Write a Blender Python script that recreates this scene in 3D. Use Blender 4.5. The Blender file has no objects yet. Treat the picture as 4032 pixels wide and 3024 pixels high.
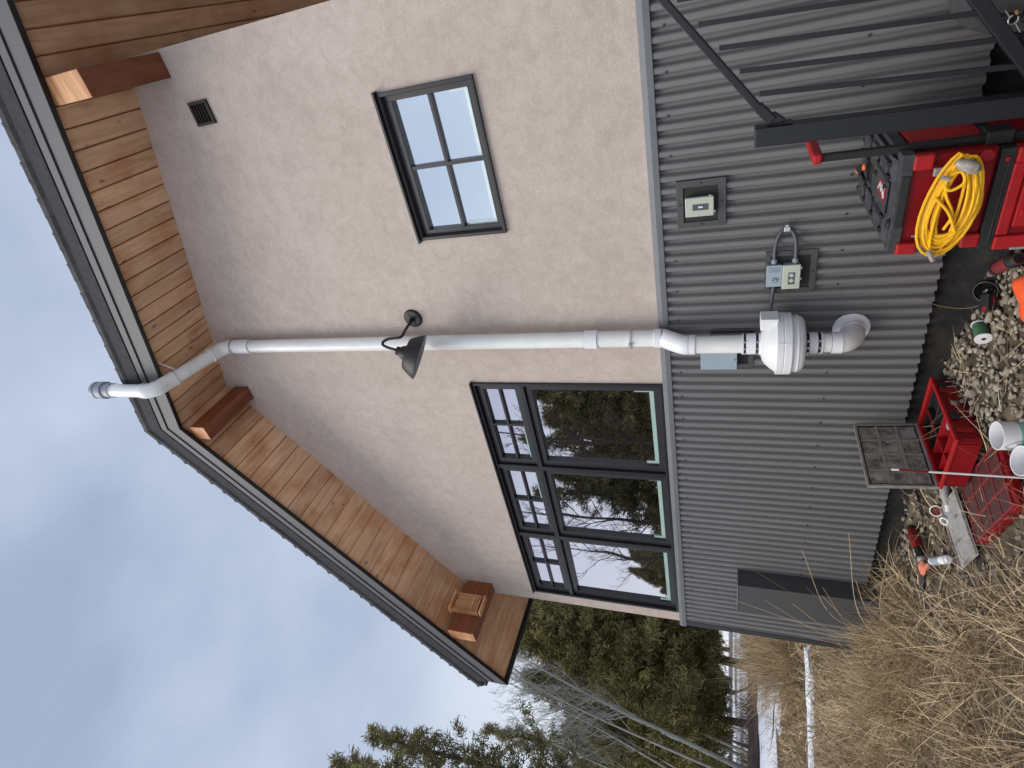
import bpy, bmesh, math, random
import numpy as np
from mathutils import Vector, Matrix
from mathutils.geometry import tessellate_polygon
SC = bpy.context.scene; COL = SC.collection
rnd = random.Random(7); NR = np.random.RandomState(11)

# ------------------------------------------------------------------ camera
cd = bpy.data.cameras.new('camera'); cam = bpy.data.objects.new('camera', cd); COL.objects.link(cam)
YAW, PITCH, ROLL = 0.63767385, 0.36502173, -0.0089620
F = Vector((-math.sin(YAW)*math.cos(PITCH), math.cos(YAW)*math.cos(PITCH), math.sin(PITCH)))
R0 = Vector((math.cos(YAW), math.sin(YAW), 0)); D0 = F.cross(R0)
RR = math.cos(ROLL)*R0 + math.sin(ROLL)*D0; DD = -math.sin(ROLL)*R0 + math.cos(ROLL)*D0
M = Matrix(((DD.x, RR.x, -F.x, 0), (DD.y, RR.y, -F.y, -3.3), (DD.z, RR.z, -F.z, 1.6), (0, 0, 0, 1)))
cam.matrix_world = M
cd.sensor_width = 36; cd.sensor_fit = 'HORIZONTAL'; cd.lens = 36*2233.3/4032
cd.clip_start = .05; cd.clip_end = 3000
SC.camera = cam
SC.render.resolution_x = 1024; SC.render.resolution_y = 768

# ------------------------------------------------------------------ sky, sun, exposure
SUN_EL, SUN_ROT = math.radians(53), math.radians(203)
w = bpy.data.worlds.new('World'); SC.world = w; w.use_nodes = True
nt = w.node_tree; nt.nodes.clear()
def N(t, **k):
    n = nt.nodes.new(t)
    for a, b in k.items(): setattr(n, a, b)
    return n
out = N('ShaderNodeOutputWorld'); bg = N('ShaderNodeBackground'); bg.inputs[1].default_value = .06
sky = N('ShaderNodeTexSky', sky_type='NISHITA', sun_disc=False, sun_elevation=SUN_EL, sun_rotation=SUN_ROT)
sky.altitude = 1500; sky.air_density = 1.2; sky.dust_density = 2
tc = N('ShaderNodeTexCoord'); mp = N('ShaderNodeMapping'); mp.inputs['Scale'].default_value = (1, 1, 1.9)
no = N('ShaderNodeTexNoise'); no.inputs['Scale'].default_value = 1.7; no.inputs['Detail'].default_value = 5; no.inputs['Roughness'].default_value = .5
cr = N('ShaderNodeValToRGB')
e = cr.color_ramp.elements
e[0].position = .36; e[0].color = (3.0, 3.55, 4.9, 1)
e[1].position = .66; e[1].color = (5.1, 5.8, 7.0, 1)
sep = N('ShaderNodeSeparateXYZ')
hz = N('ShaderNodeMapRange'); hz.inputs['From Min'].default_value = .05; hz.inputs['From Max'].default_value = .62
hz.inputs['To Min'].default_value = 1; hz.inputs['To Max'].default_value = 0; hz.interpolation_type = 'SMOOTHSTEP'
mh = N('ShaderNodeMixRGB'); mh.inputs[2].default_value = (7.2, 7.6, 8.1, 1)
mx = N('ShaderNodeMixRGB'); mx.inputs[0].default_value = .90
L = nt.links.new
L(tc.outputs['Generated'], mp.inputs[0]); L(mp.outputs[0], no.inputs['Vector']); L(no.outputs['Fac'], cr.inputs[0])
L(tc.outputs['Generated'], sep.inputs[0]); L(sep.outputs[2], hz.inputs[0]); L(hz.outputs[0], mh.inputs[0]); L(cr.outputs[0], mh.inputs[1])
L(sky.outputs[0], mx.inputs[1]); L(mh.outputs[0], mx.inputs[2]); L(mx.outputs[0], bg.inputs[0]); L(bg.outputs[0], out.inputs[0])
sl = bpy.data.lights.new('sun', 'SUN'); sl.energy = 1.35; sl.angle = math.radians(46); sl.color = (1, .93, .84)
so = bpy.data.objects.new('sun', sl); COL.objects.link(so)
so.rotation_euler = (math.radians(90-53), 0, math.radians(-23))
SC.view_settings.view_transform = 'Standard'; SC.view_settings.look = 'None'; SC.view_settings.gamma = 1
SC.view_settings.exposure = 1.12

# ------------------------------------------------------------------ materials
def nodes(name):
    m = bpy.data.materials.new(name); m.use_nodes = True
    t = m.node_tree; b = t.nodes['Principled BSDF']; return m, t, b
def mat(name, c, rough=.6, metal=0, c2=None, ns=8, nw=.25, bs=0, bd=.002, bst=.4, stretch=(1, 1, 1), attr=0, spec=.5, detail=5):
    m, t, b = nodes(name); l = t.links.new
    b.inputs['Roughness'].default_value = rough; b.inputs['Metallic'].default_value = metal
    b.inputs['Specular IOR Level'].default_value = spec
    co = t.nodes.new('ShaderNodeTexCoord'); mp = t.nodes.new('ShaderNodeMapping'); mp.inputs['Scale'].default_value = stretch
    l(co.outputs['Object'], mp.inputs[0])
    n = t.nodes.new('ShaderNodeTexNoise'); n.inputs['Scale'].default_value = ns; n.inputs['Detail'].default_value = detail; n.inputs['Roughness'].default_value = .65
    l(mp.outputs[0], n.inputs['Vector'])
    r = t.nodes.new('ShaderNodeValToRGB'); e = r.color_ramp.elements
    c2 = c2 or tuple(x*.8 for x in c)
    e[0].position = .5-nw; e[1].position = .5+nw; e[0].color = (*c2, 1); e[1].color = (*c, 1)
    l(n.outputs['Fac'], r.inputs[0]); last = r.outputs[0]
    if attr:
        a = t.nodes.new('ShaderNodeAttribute'); a.attribute_name = 'rnd'
        mr = t.nodes.new('ShaderNodeMapRange'); mr.inputs['To Min'].default_value = 1-attr; mr.inputs['To Max'].default_value = 1+attr
        l(a.outputs['Fac'], mr.inputs[0])
        vm = t.nodes.new('ShaderNodeVectorMath'); vm.operation = 'SCALE'; l(last, vm.inputs[0]); l(mr.outputs[0], vm.inputs['Scale']); last = vm.outputs[0]
    l(last, b.inputs['Base Color'])
    if bs:
        n2 = t.nodes.new('ShaderNodeTexNoise'); n2.inputs['Scale'].default_value = bs; n2.inputs['Detail'].default_value = 4; l(mp.outputs[0], n2.inputs['Vector'])
        bp = t.nodes.new('ShaderNodeBump'); bp.inputs['Strength'].default_value = bst; bp.inputs['Distance'].default_value = bd
        l(n2.outputs['Fac'], bp.inputs['Height']); l(bp.outputs[0], b.inputs['Normal'])
    return m
def wood(name, c, c2, knot=None, rough=.55, attr=.16, axis='y', kn=.085):
    m, t, b = nodes(name); l = t.links.new; b.inputs['Roughness'].default_value = rough
    co = t.nodes.new('ShaderNodeTexCoord'); mp = t.nodes.new('ShaderNodeMapping')
    mp.inputs['Scale'].default_value = {'y': (16, 1.4, 16), 'z': (16, 16, 1.4), 'x': (1.4, 16, 16)}[axis]
    l(co.outputs['Object'], mp.inputs[0])
    at = t.nodes.new('ShaderNodeAttribute'); at.attribute_name = 'rnd'
    ad = t.nodes.new('ShaderNodeVectorMath'); ad.operation = 'ADD'; sc = t.nodes.new('ShaderNodeVectorMath'); sc.operation = 'SCALE'
    sc.inputs[0].default_value = (9, 37, 5); l(at.outputs['Fac'], sc.inputs['Scale']); l(mp.outputs[0], ad.inputs[0]); l(sc.outputs[0], ad.inputs[1])
    n = t.nodes.new('ShaderNodeTexNoise'); n.inputs['Scale'].default_value = 1.3; n.inputs['Detail'].default_value = 6; n.inputs['Distortion'].default_value = .8
    l(ad.outputs[0], n.inputs['Vector'])
    r = t.nodes.new('ShaderNodeValToRGB'); e = r.color_ramp.elements; e[0].position = .28; e[1].position = .68; e[0].color = (*c2, 1); e[1].color = (*c, 1)
    l(n.outputs['Fac'], r.inputs[0])
    mr = t.nodes.new('ShaderNodeMapRange'); mr.inputs['To Min'].default_value = 1-attr; mr.inputs['To Max'].default_value = 1+attr; l(at.outputs['Fac'], mr.inputs[0])
    vm = t.nodes.new('ShaderNodeVectorMath'); vm.operation = 'SCALE'; l(r.outputs[0], vm.inputs[0]); l(mr.outputs[0], vm.inputs['Scale']); last = vm.outputs[0]
    # broad reddish blotches of uneven stain
    nb = t.nodes.new('ShaderNodeTexNoise'); nb.inputs['Scale'].default_value = 3.2; nb.inputs['Detail'].default_value = 3; l(co.outputs['Object'], nb.inputs['Vector'])
    rb = t.nodes.new('ShaderNodeValToRGB'); rb.color_ramp.elements[0].position = .45; rb.color_ramp.elements[1].position = .72; l(nb.outputs['Fac'], rb.inputs[0])
    mb_ = t.nodes.new('ShaderNodeMixRGB'); mb_.blend_type = 'MULTIPLY'; mb_.inputs[2].default_value = (.78, .60, .46, 1); l(rb.outputs[0], mb_.inputs[0]); l(last, mb_.inputs[1]); last = mb_.outputs[0]
    if knot:
        k1 = t.nodes.new('ShaderNodeMapping'); k1.inputs['Scale'].default_value = {'y': (7.5, 3.4, 7.5), 'z': (7.5, 7.5, 3.4), 'x': (3.4, 7.5, 7.5)}[axis]
        l(co.outputs['Object'], k1.inputs[0]); ka = t.nodes.new('ShaderNodeVectorMath'); ka.operation = 'ADD'; l(k1.outputs[0], ka.inputs[0]); l(sc.outputs[0], ka.inputs[1])
        v = t.nodes.new('ShaderNodeTexVoronoi'); v.inputs['Scale'].default_value = 1; l(ka.outputs[0], v.inputs['Vector'])
        kr = t.nodes.new('ShaderNodeMapRange'); kr.inputs['From Min'].default_value = kn*.6; kr.inputs['From Max'].default_value = kn*1.5
        kr.inputs['To Min'].default_value = .85; kr.inputs['To Max'].default_value = 0; l(v.outputs['Distance'], kr.inputs[0])
        kmx = t.nodes.new('ShaderNodeMixRGB'); kmx.inputs[2].default_value = (*knot, 1); l(kr.outputs[0], kmx.inputs[0]); l(last, kmx.inputs[1]); last = kmx.outputs[0]
    l(last, b.inputs['Base Color'])
    bp = t.nodes.new('ShaderNodeBump'); bp.inputs['Strength'].default_value = .25; bp.inputs['Distance'].default_value = .002; l(n.outputs['Fac'], bp.inputs['Height']); l(bp.outputs[0], b.inputs['Normal'])
    return m
def stucco_mat():
    m, t, b = nodes('stucco'); l = t.links.new; b.inputs['Roughness'].default_value = .92; b.inputs['Specular IOR Level'].default_value = .2
    co = t.nodes.new('ShaderNodeTexCoord')
    def noise(s, d, r=.6, dist=0):
        n = t.nodes.new('ShaderNodeTexNoise'); n.inputs['Scale'].default_value = s; n.inputs['Detail'].default_value = d; n.inputs['Roughness'].default_value = r; n.inputs['Distortion'].default_value = dist
        l(co.outputs['Object'], n.inputs['Vector']); return n
    n1 = noise(1.7, 6, .62, .3); n2 = noise(11, 6, .75, .6); n3 = noise(75, 4, .7, .9)
    r1 = t.nodes.new('ShaderNodeValToRGB'); e = r1.color_ramp.elements; e[0].position = .32; e[1].position = .68; e[0].color = (.465, .397, .354, 1); e[1].color = (.525, .453, .408, 1)
    l(n1.outputs['Fac'], r1.inputs[0])
    r2 = t.nodes.new('ShaderNodeValToRGB'); e = r2.color_ramp.elements; e[0].position = .36; e[1].position = .66; e[0].color = (.90, .89, .87, 1); e[1].color = (1.08, 1.08, 1.08, 1)
    l(n2.outputs['Fac'], r2.inputs[0])
    mu = t.nodes.new('ShaderNodeMixRGB'); mu.blend_type = 'MULTIPLY'; mu.inputs[0].default_value = 1; l(r1.outputs[0], mu.inputs[1]); l(r2.outputs[0], mu.inputs[2])
    r3 = t.nodes.new('ShaderNodeValToRGB'); e = r3.color_ramp.elements; e[0].position = .36; e[1].position = .64; e[0].color = (.93, .925, .92, 1); e[1].color = (1.05, 1.05, 1.05, 1)
    l(n3.outputs['Fac'], r3.inputs[0])
    m3 = t.nodes.new('ShaderNodeMixRGB'); m3.blend_type = 'MULTIPLY'; m3.inputs[0].default_value = 1; l(mu.outputs[0], m3.inputs[1]); l(r3.outputs[0], m3.inputs[2]); l(m3.outputs[0], b.inputs['Base Color'])
    ad = t.nodes.new('ShaderNodeMath'); ad.operation = 'ADD'; l(n3.outputs['Fac'], ad.inputs[0]); l(n2.outputs['Fac'], ad.inputs[1])
    bp = t.nodes.new('ShaderNodeBump'); bp.inputs['Strength'].default_value = .5; bp.inputs['Distance'].default_value = .005; l(ad.outputs[0], bp.inputs['Height']); l(bp.outputs[0], b.inputs['Normal'])
    return m
def glass_mat(name, dark, fac, tint=(.9, .92, .97)):
    m = bpy.data.materials.new(name); m.use_nodes = True; t = m.node_tree; t.nodes.clear(); l = t.links.new
    o = t.nodes.new('ShaderNodeOutputMaterial'); mix = t.nodes.new('ShaderNodeMixShader'); mix.inputs[0].default_value = fac
    d = t.nodes.new('ShaderNodeBsdfDiffuse'); d.inputs[0].default_value = (*dark, 1)
    g = t.nodes.new('ShaderNodeBsdfGlossy'); g.inputs['Roughness'].default_value = .012; g.inputs[0].default_value = (*tint, 1)
    n = t.nodes.new('ShaderNodeTexNoise'); n.inputs['Scale'].default_value = 1.6; n.inputs['Detail'].default_value = 1
    co = t.nodes.new('ShaderNodeTexCoord'); l(co.outputs['Object'], n.inputs['Vector'])
    bp = t.nodes.new('ShaderNodeBump'); bp.inputs['Strength'].default_value = .25; bp.inputs['Distance'].default_value = .012; l(n.outputs['Fac'], bp.inputs['Height']); l(bp.outputs[0], g.inputs['Normal'])
    l(d.outputs[0], mix.inputs[1]); l(g.outputs[0], mix.inputs[2]); l(mix.outputs[0], o.inputs[0]); return m
def emboss(): pass

X = {}
X['stucco'] = stucco_mat()
X['siding'] = mat('corrugated_steel', (0.1591, 0.1565, 0.1565), .45, .0, (0.1376, 0.135, 0.135), 5, bs=0, stretch=(0.86, 0.86, 0.258), spec=.5)
X['trim'] = mat('grey_trim', (0.1512, 0.1584, 0.1728), .5, .1, (0.1224, 0.1282, 0.1404), 9, bs=120, bst=.12)
X['darktrim'] = mat('dark_trim', (0.0275, 0.0275, 0.0297), .5, .1, (0.0231, 0.0231, 0.0253), 6)
X['fascia'] = mat('fascia_metal', (0.07999, 0.07999, 0.08734), .55, .0, (0.07073, 0.07073, 0.07747), 2.5, bs=90, bst=.08, spec=.3)
X['fasciadk'] = mat('drip_metal', (0.014, 0.014, 0.015), .5, .1)
X['shingle'] = mat('shingle', (0.048, 0.048, 0.0516), .85, 0, (0.0216, 0.0216, 0.024), 22, bs=60, bst=.6, attr=.3)
X['soffit'] = wood('soffit_wood', (.80, .52, .325), (.56, .325, .18), (.13, .055, .025), attr=.15, kn=.075)
X['beam'] = wood('beam_stain', (.30, .095, .036), (.15, .042, .018), None, .42, 0)
X['endgrain'] = wood('end_grain', (.62, .33, .15), (.30, .13, .05), None, .6, .05, 'x')
X['batwood'] = wood('cedar', (.74, .40, .19), (.52, .25, .11), None, .6, .32, 'z')
X['black'] = mat('window_black', (0.015, 0.015, 0.017), .35, .05)
X['winframe'] = mat('window_bronze', (0.03224, 0.03162, 0.03472), .33, .1, (0.0279, 0.0279, 0.031))
X['glass'] = glass_mat('window_glass', (.008, .009, .01), .80, (.86, .83, .90))
X['glasshi'] = glass_mat('window_glass_high', (.05, .06, .07), .88, (.92, .98, 1.02))
X['tape'] = mat('mint_tape', (0.36, 0.51, 0.465), .5)
X['tapepale'] = mat('pale_tape', (.68, .82, .86), .5)
X['pvc'] = mat('white_pvc', (0.7998, 0.7998, 0.7812), .33, 0, (0.651, 0.6603, 0.6417), 9, .18, bs=30, bst=.05, stretch=(0.93, 0.93, 0.3255))
X['pvcw'] = mat('white_pvc_fitting', (0.7812, 0.7812, 0.8091), .35, 0, (0.7068, 0.7068, 0.7347), 14)
X['fan'] = mat('fan_plastic', (0.7347, 0.744, 0.7533), .42, 0, (0.6696, 0.6789, 0.6882), 6)
X['steel'] = mat('steel', (.6, .6, .6), .3, .9)
X['rubber'] = mat('black_rubber', (0.008, 0.008, 0.0088), .6)
X['seam'] = mat('glue_seam', (.28, .28, .31), .6)
X['lamp'] = mat('lamp_black', (0.00924, 0.00957, 0.01056), .5, .1, (0.0066, 0.0066, 0.00759), 30, bs=160, bst=.15)
X['lampin'] = mat('lamp_inside', (.34, .38, .39), .5)
X['brown'] = mat('vent_brown', (0.028, 0.0196, 0.0189), .6)
X['gbox'] = mat('grey_plastic', (0.255, 0.2805, 0.323), .5, 0, (0.2125, 0.238, 0.2805), 20)
X['bluebox'] = mat('blue_grey_box', (.30, .37, .43), .5, 0, (.27, .335, .395), 7)
X['beige'] = mat('beige_plastic', (.47, .50, .42), .5, 0, (.40, .43, .36), 25)
X['socket'] = mat('dark_window', (.07, .08, .085), .2)
X['conduit'] = mat('conduit_grey', (0.078, 0.08125, 0.0975), .55)
X['board'] = mat('dark_backing', (0.0204, 0.018, 0.018), .7, 0, (0.0108, 0.0096, 0.0102), 40)
X['mount'] = mat('mount_flange', (0.05775, 0.05775, 0.05885), .5, 0, (0.055, 0.055, 0.0583), 9)
X['rail'] = mat('rail_powdercoat', (0.0117, 0.0126, 0.0153), .42, .2, (0.00945, 0.01035, 0.0126), 40, bs=200, bst=.08)
X['red'] = mat('tool_red', (0.238, 0.0042, 0.007), .5, 0, (0.147, 0.0028, 0.0049), 7, bs=40, bst=.08, spec=.25)
X['redhi'] = mat('tool_red_bright', (0.375, 0.0105, 0.0135), .5, 0, (0.27, 0.0075, 0.00975), 14, spec=.3)
X['reddust'] = mat('tool_red_dusty', (0.228, 0.018, 0.021), .6, 0, (0.12, 0.021, 0.021), 22, .2)
X['tblk'] = mat('tool_black', (0.0135, 0.0144, 0.0162), .6, 0, (0.00675, 0.0072, 0.0081), 18, bs=60, bst=.1)
X['tdust'] = mat('tool_black_dusty', (0.051, 0.0552, 0.06), .75, 0, (0.018, 0.0198, 0.0228), 26, .15, bs=80, bst=.2)
X['tpit'] = mat('tool_recess', (0.006, 0.006, 0.007), .7)
X['silver'] = mat('grey_plastic_metal', (.36, .37, .38), .4, .4)
X['white'] = mat('white', (.8, .8, .82), .5)
X['cord'] = mat('yellow_cord', (.88, .50, .015), .5, 0, (.72, .37, .01), 60, spec=.3)
X['clearplug'] = mat('clear_plug', (.42, .38, .33), .25, 0, (.22, .20, .17), 60, .2)
X['orange'] = mat('orange_plastic', (.85, .16, .03), .5)
X['orangecloth'] = mat('orange_cloth', (0.765, 0.09775, 0.017), .7, 0, (0.663, 0.068, 0.0102), 12, bs=25, bst=.3)
X['greylid'] = mat('dirty_grey_lid', (.40, .37, .32), .7, 0, (.10, .085, .07), 14, .13, bs=35, bst=.35)
X['lidrib'] = mat('lid_rib_grey', (.34, .32, .28), .7, 0, (.20, .185, .16), 20)
X['lidclear'] = mat('clear_grey_lid', (.36, .36, .36), .4, 0, (.24, .24, .24), 18)
X['cell'] = mat('smoked_cell', (0.091, 0.0315, 0.0315), .3, 0, (0.049, 0.028, 0.028), 14)
X['blue'] = mat('blue_grey_glove', (.20, .25, .36), .7)
X['tgreen'] = mat('green_label', (.25, .52, .42), .5, 0, (.19, .42, .34), 20)
X['dgreen'] = mat('green_wire', (.07, .19, .10), .6, 0, (.04, .11, .06), 60)
X['terra'] = mat('terracotta', (.55, .17, .10), .6)
X['canred'] = mat('can_red', (0.294, 0.0105, 0.014), .3, .1, (0.21, 0.007, 0.0098), 10)
X['yellow'] = mat('yellow_print', (.7, .55, .05), .5)
X['foam'] = mat('orange_foam', (.75, .22, .13), .8)
X['snow'] = mat('snow', (.80, .84, .92), .8, 0, (.70, .75, .84), 5, bs=12, bd=.03)
X['found'] = mat('damp_proofing', (.012, .012, .013), .75, 0, (.006, .006, .007), 9, bs=30, bst=.8, bd=.01)
X['founddust'] = None
X['stone'] = mat('gravel_stone', (.33, .29, .235), .9, 0, (.16, .14, .11), 28, bs=60, bst=.3, attr=.5, spec=.2)
X['rock'] = mat('grey_rock', (0.063, 0.063, 0.0648), .9, 0, (0.042, 0.042, 0.0438), 12, bs=40, bst=.5)
X['grass'] = mat('dry_grass', (.56, .435, .27), .75, 0, (.32, .23, .135), 2.6, attr=.68)
X['bark'] = mat('pine_bark', (0.092, 0.068, 0.0544), .95, 0, (0.036, 0.0272, 0.0224), 9, bs=20, bst=.8, bd=.03, stretch=(0.8, 0.8, 0.2))
X['aspen'] = mat('aspen_bark', (.36, .36, .335), .9, 0, (.20, .195, .175), 6, bs=12, bst=.4, stretch=(1, 1, .4))
X['needle'] = mat('pine_needles', (0.2231, 0.1904, 0.06656), .85, 0, (0.1041, 0.09792, 0.03672), .9, .22, attr=.55)
X['brush'] = mat('bare_twigs', (.22, .15, .10), .9, 0, (.12, .08, .06), 2, attr=.4)
X['gold'] = mat('brass', (.6, .42, .18), .3, .8)

# ------------------------------------------------------------------ mesh builder
ORG = {}
ONE = {'stucco_wall', 'corrugated_siding', 'soffit', 'fascia', 'foundation_wall', 'roof', 'screw', 'pane', 'lid', 'badge_mark', 'can_print', 'window', 'lid_ribs', 'trunk', 'twigs', 'cable', 'louvre', 'cover', 'glue_seam'}
class MB:
    def islands(s):
        key = {}; idx = []
        for v in s.v: idx.append(key.setdefault((round(v[0], 5), round(v[1], 5), round(v[2], 5)), len(key)))
        par = list(range(len(key)))
        def find(a):
            while par[a] != a: par[a] = par[par[a]]; a = par[a]
            return a
        for f in s.f:
            a = find(idx[f[0]])
            for i in f[1:]: par[find(idx[i])] = a
        bb = {}
        for vi, v in enumerate(s.v):
            r_ = find(idx[vi]); b = bb.get(r_)
            if b is None: bb[r_] = [list(v), list(v)]
            else:
                for c in range(3): b[0][c] = min(b[0][c], v[c]); b[1][c] = max(b[1][c], v[c])
        ks = list(bb); g = {k: k for k in ks}
        def fg(a):
            while g[a] != a: a = g[a]
            return a
        e_ = .003
        for i, a in enumerate(ks):
            for b in ks[i+1:]:
                if fg(a) != fg(b) and all(bb[a][0][c]-e_ <= bb[b][1][c] and bb[b][0][c]-e_ <= bb[a][1][c] for c in range(3)): g[fg(b)] = fg(a)
        out = {}
        for fi, f in enumerate(s.f):
            k = fg(find(idx[f[0]])); m = out.get(k)
            if m is None: m = out[k] = (MB(), {})
            o_, mp_ = m; nf = []
            for i in f:
                if i not in mp_: mp_[i] = len(o_.v); o_.v.append(s.v[i])
                nf.append(mp_[i])
            o_.f.append(nf); o_.m.append(s.m[fi]); o_.r.append(s.r[fi]); o_.sm.append(s.sm[fi])
        return [m[0] for m in out.values()]
    def __init__(s): s.v = []; s.f = []; s.m = []; s.r = []; s.sm = []
    def add(s, vs, fs, m=0, r=None, smooth=False):
        o = len(s.v); s.v += [tuple(v) for v in vs]
        r = rnd.random() if r is None else r
        for f in fs: s.f.append([o+i for i in f]); s.m.append(m); s.r.append(r); s.sm.append(smooth)
        return s
    def box(s, a, b, m=0, r=None, T=None):
        x0, y0, z0 = [min(p, q) for p, q in zip(a, b)]; x1, y1, z1 = [max(p, q) for p, q in zip(a, b)]
        vs = [(x0,y0,z0),(x1,y0,z0),(x1,y1,z0),(x0,y1,z0),(x0,y0,z1),(x1,y0,z1),(x1,y1,z1),(x0,y1,z1)]
        if T: vs = [T @ Vector(v) for v in vs]
        return s.add(vs, [(0,3,2,1),(4,5,6,7),(0,1,5,4),(1,2,6,5),(2,3,7,6),(3,0,4,7)], m, r)
    def bar(s, p, q, w, h, up=(0, 0, 1), m=0, r=None):
        p = Vector(p); q = Vector(q); d = (q-p); L_ = d.length; d.normalize(); u = Vector(up)
        sd = d.cross(u).normalized(); u = sd.cross(d).normalized(); vs = []
        for e_ in (p, q):
            for a, b in ((-1,-1),(1,-1),(1,1),(-1,1)): vs.append(e_ + sd*a*w/2 + u*b*h/2)
        return s.add(vs, [(0,3,2,1),(4,5,6,7),(0,1,5,4),(1,2,6,5),(2,3,7,6),(3,0,4,7)], m, r)
    def tube(s, pts, rad, n=12, m=0, caps=True, r=None, smooth=True):
        pts = [Vector(p) for p in pts]; k = len(pts)
        if not hasattr(rad, '__len__'): rad = [rad]*k
        vs = []; d0 = (pts[1]-pts[0]).normalized(); a = d0.orthogonal().normalized()
        for i in range(k):
            if i == 0: d = pts[1]-pts[0]
            elif i == k-1: d = pts[-1]-pts[-2]
            else: d = (pts[i+1]-pts[i]).normalized()+(pts[i]-pts[i-1]).normalized()
            d.normalize(); a = (a-d*a.dot(d)).normalized(); b = d.cross(a)
            for j in range(n):
                t = 2*math.pi*j/n; vs.append(pts[i]+(a*math.cos(t)+b*math.sin(t))*rad[i])
        fs = []
        for i in range(k-1):
            for j in range(n):
                j2 = (j+1) % n; fs.append((i*n+j, i*n+j2, (i+1)*n+j2, (i+1)*n+j))
        rr_ = rnd.random() if r is None else r
        s.add(vs, fs, m, rr_, smooth)
        if caps:
            o = len(s.v); s.add(vs[:n], [tuple(range(n-1, -1, -1))], m, rr_); s.add(vs[-n:], [tuple(range(n))], m, rr_)
        return s
    def lathe(s, prof, org, ax=(0, 0, 1), n=32, m=0, smooth=True, sharp=True, r=None):
        # prof: (along, radius)
        ax = Vector(ax).normalized(); a = ax.orthogonal().normalized(); b = ax.cross(a); org = Vector(org)
        rr_ = rnd.random() if r is None else r
        for i in range(len(prof)-1):
            vs = []
            for h, rad in (prof[i], prof[i+1]):
                for j in range(n):
                    t = 2*math.pi*j/n; vs.append(org+ax*h+(a*math.cos(t)+b*math.sin(t))*max(rad, 1e-5))
            s.add(vs, [(j, (j+1) % n, n+(j+1) % n, n+j) for j in range(n)], m, rr_, smooth)
        return s
    def prism(s, poly, d, m=0, r=None):
        # poly: 3d points (planar), extruded by vector d
        k = len(poly); p = [Vector(v) for v in poly]; d = Vector(d)
        vs = p+[v+d for v in p]
        fs = [tuple(range(k-1, -1, -1)), tuple(range(k, 2*k))]+[(i, (i+1) % k, k+(i+1) % k, k+i) for i in range(k)]
        return s.add(vs, fs, m, r)
    def build(s, name, mats, parent=None, bevel=0, loc=None, seg=2, merge=False, kind=None, one=False):
        if parent is not None and not one and name not in ONE and len(s.v) < 6000:
            gr = s.islands()
            if 1 < len(gr) <= 24:
                r_ = [g.build(name, mats, parent, bevel, loc, seg, merge, kind, True) for g in gr]; return r_[0]
        me = bpy.data.meshes.new(name)
        o = Vector(loc) if loc is not None else (ORG[parent.name] if parent else Vector((0, 0, 0)))
        va = np.array(s.v, dtype=np.float64)-np.array(o)
        me.from_pydata(va.tolist(), [], s.f)
        if not isinstance(mats, (list, tuple)): mats = [mats]
        for m_ in mats: me.materials.append(X[m_] if isinstance(m_, str) else m_)
        me.polygons.foreach_set('material_index', s.m); me.polygons.foreach_set('use_smooth', s.sm)
        at = me.attributes.new('rnd', 'FLOAT', 'FACE'); at.data.foreach_set('value', s.r)
        me.update()
        if merge or any(s.sm):
            bm = bmesh.new(); bm.from_mesh(me); bmesh.ops.remove_doubles(bm, verts=bm.verts, dist=1e-5)
            bmesh.ops.recalc_face_normals(bm, faces=bm.faces); bm.to_mesh(me); bm.free()
            if any(s.sm): me.set_sharp_from_angle(angle=math.radians(38))
        ob = bpy.data.objects.new(name, me); COL.objects.link(ob)
        if parent: ob.parent = parent; ob.location = o-ORG[parent.name]
        else: ob.location = o
        ORG[ob.name] = Vector(o)
        if bevel:
            b = ob.modifiers.new('bevel', 'BEVEL'); b.width = bevel; b.segments = seg; b.limit_method = 'ANGLE'; b.angle_limit = math.radians(40)
        return ob
def thing(name, label, cat, loc, group=None):
    o = bpy.data.objects.new(name, None); COL.objects.link(o); o.location = loc; o.empty_display_size = .1
    o['label'] = label; o['category'] = cat
    if group: o['group'] = group
    ORG[o.name] = Vector(loc); return o
def tag(o, label, cat, group=None):
    o['label'] = label; o['category'] = cat
    if group: o['group'] = group
    return o
def copy_obj(o, loc, parent=None):
    c = o.copy(); COL.objects.link(c); c.location = loc
    if parent: c.parent = parent
    return c
def arc(c, u, v, r, a0, a1, n=10):
    c, u, v = Vector(c), Vector(u), Vector(v)
    return [c+u*r*math.cos(a0+(a1-a0)*i/n)+v*r*math.sin(a0+(a1-a0)*i/n) for i in range(n+1)]
def smooth_path(pts, n=8):
    P = [Vector(p) for p in pts]; P = [2*P[0]-P[1]]+P+[2*P[-1]-P[-2]]; o = []
    for i in range(1, len(P)-2):
        for k in range(n):
            t = k/n; a, b, c, d = P[i-1:i+3]
            o.append(.5*((2*b)+(-a+c)*t+(2*a-5*b+4*c-d)*t*t+(-a+3*b-3*c+d)*t**3))
    o.append(P[-2]); return o
PI = math.pi

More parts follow.
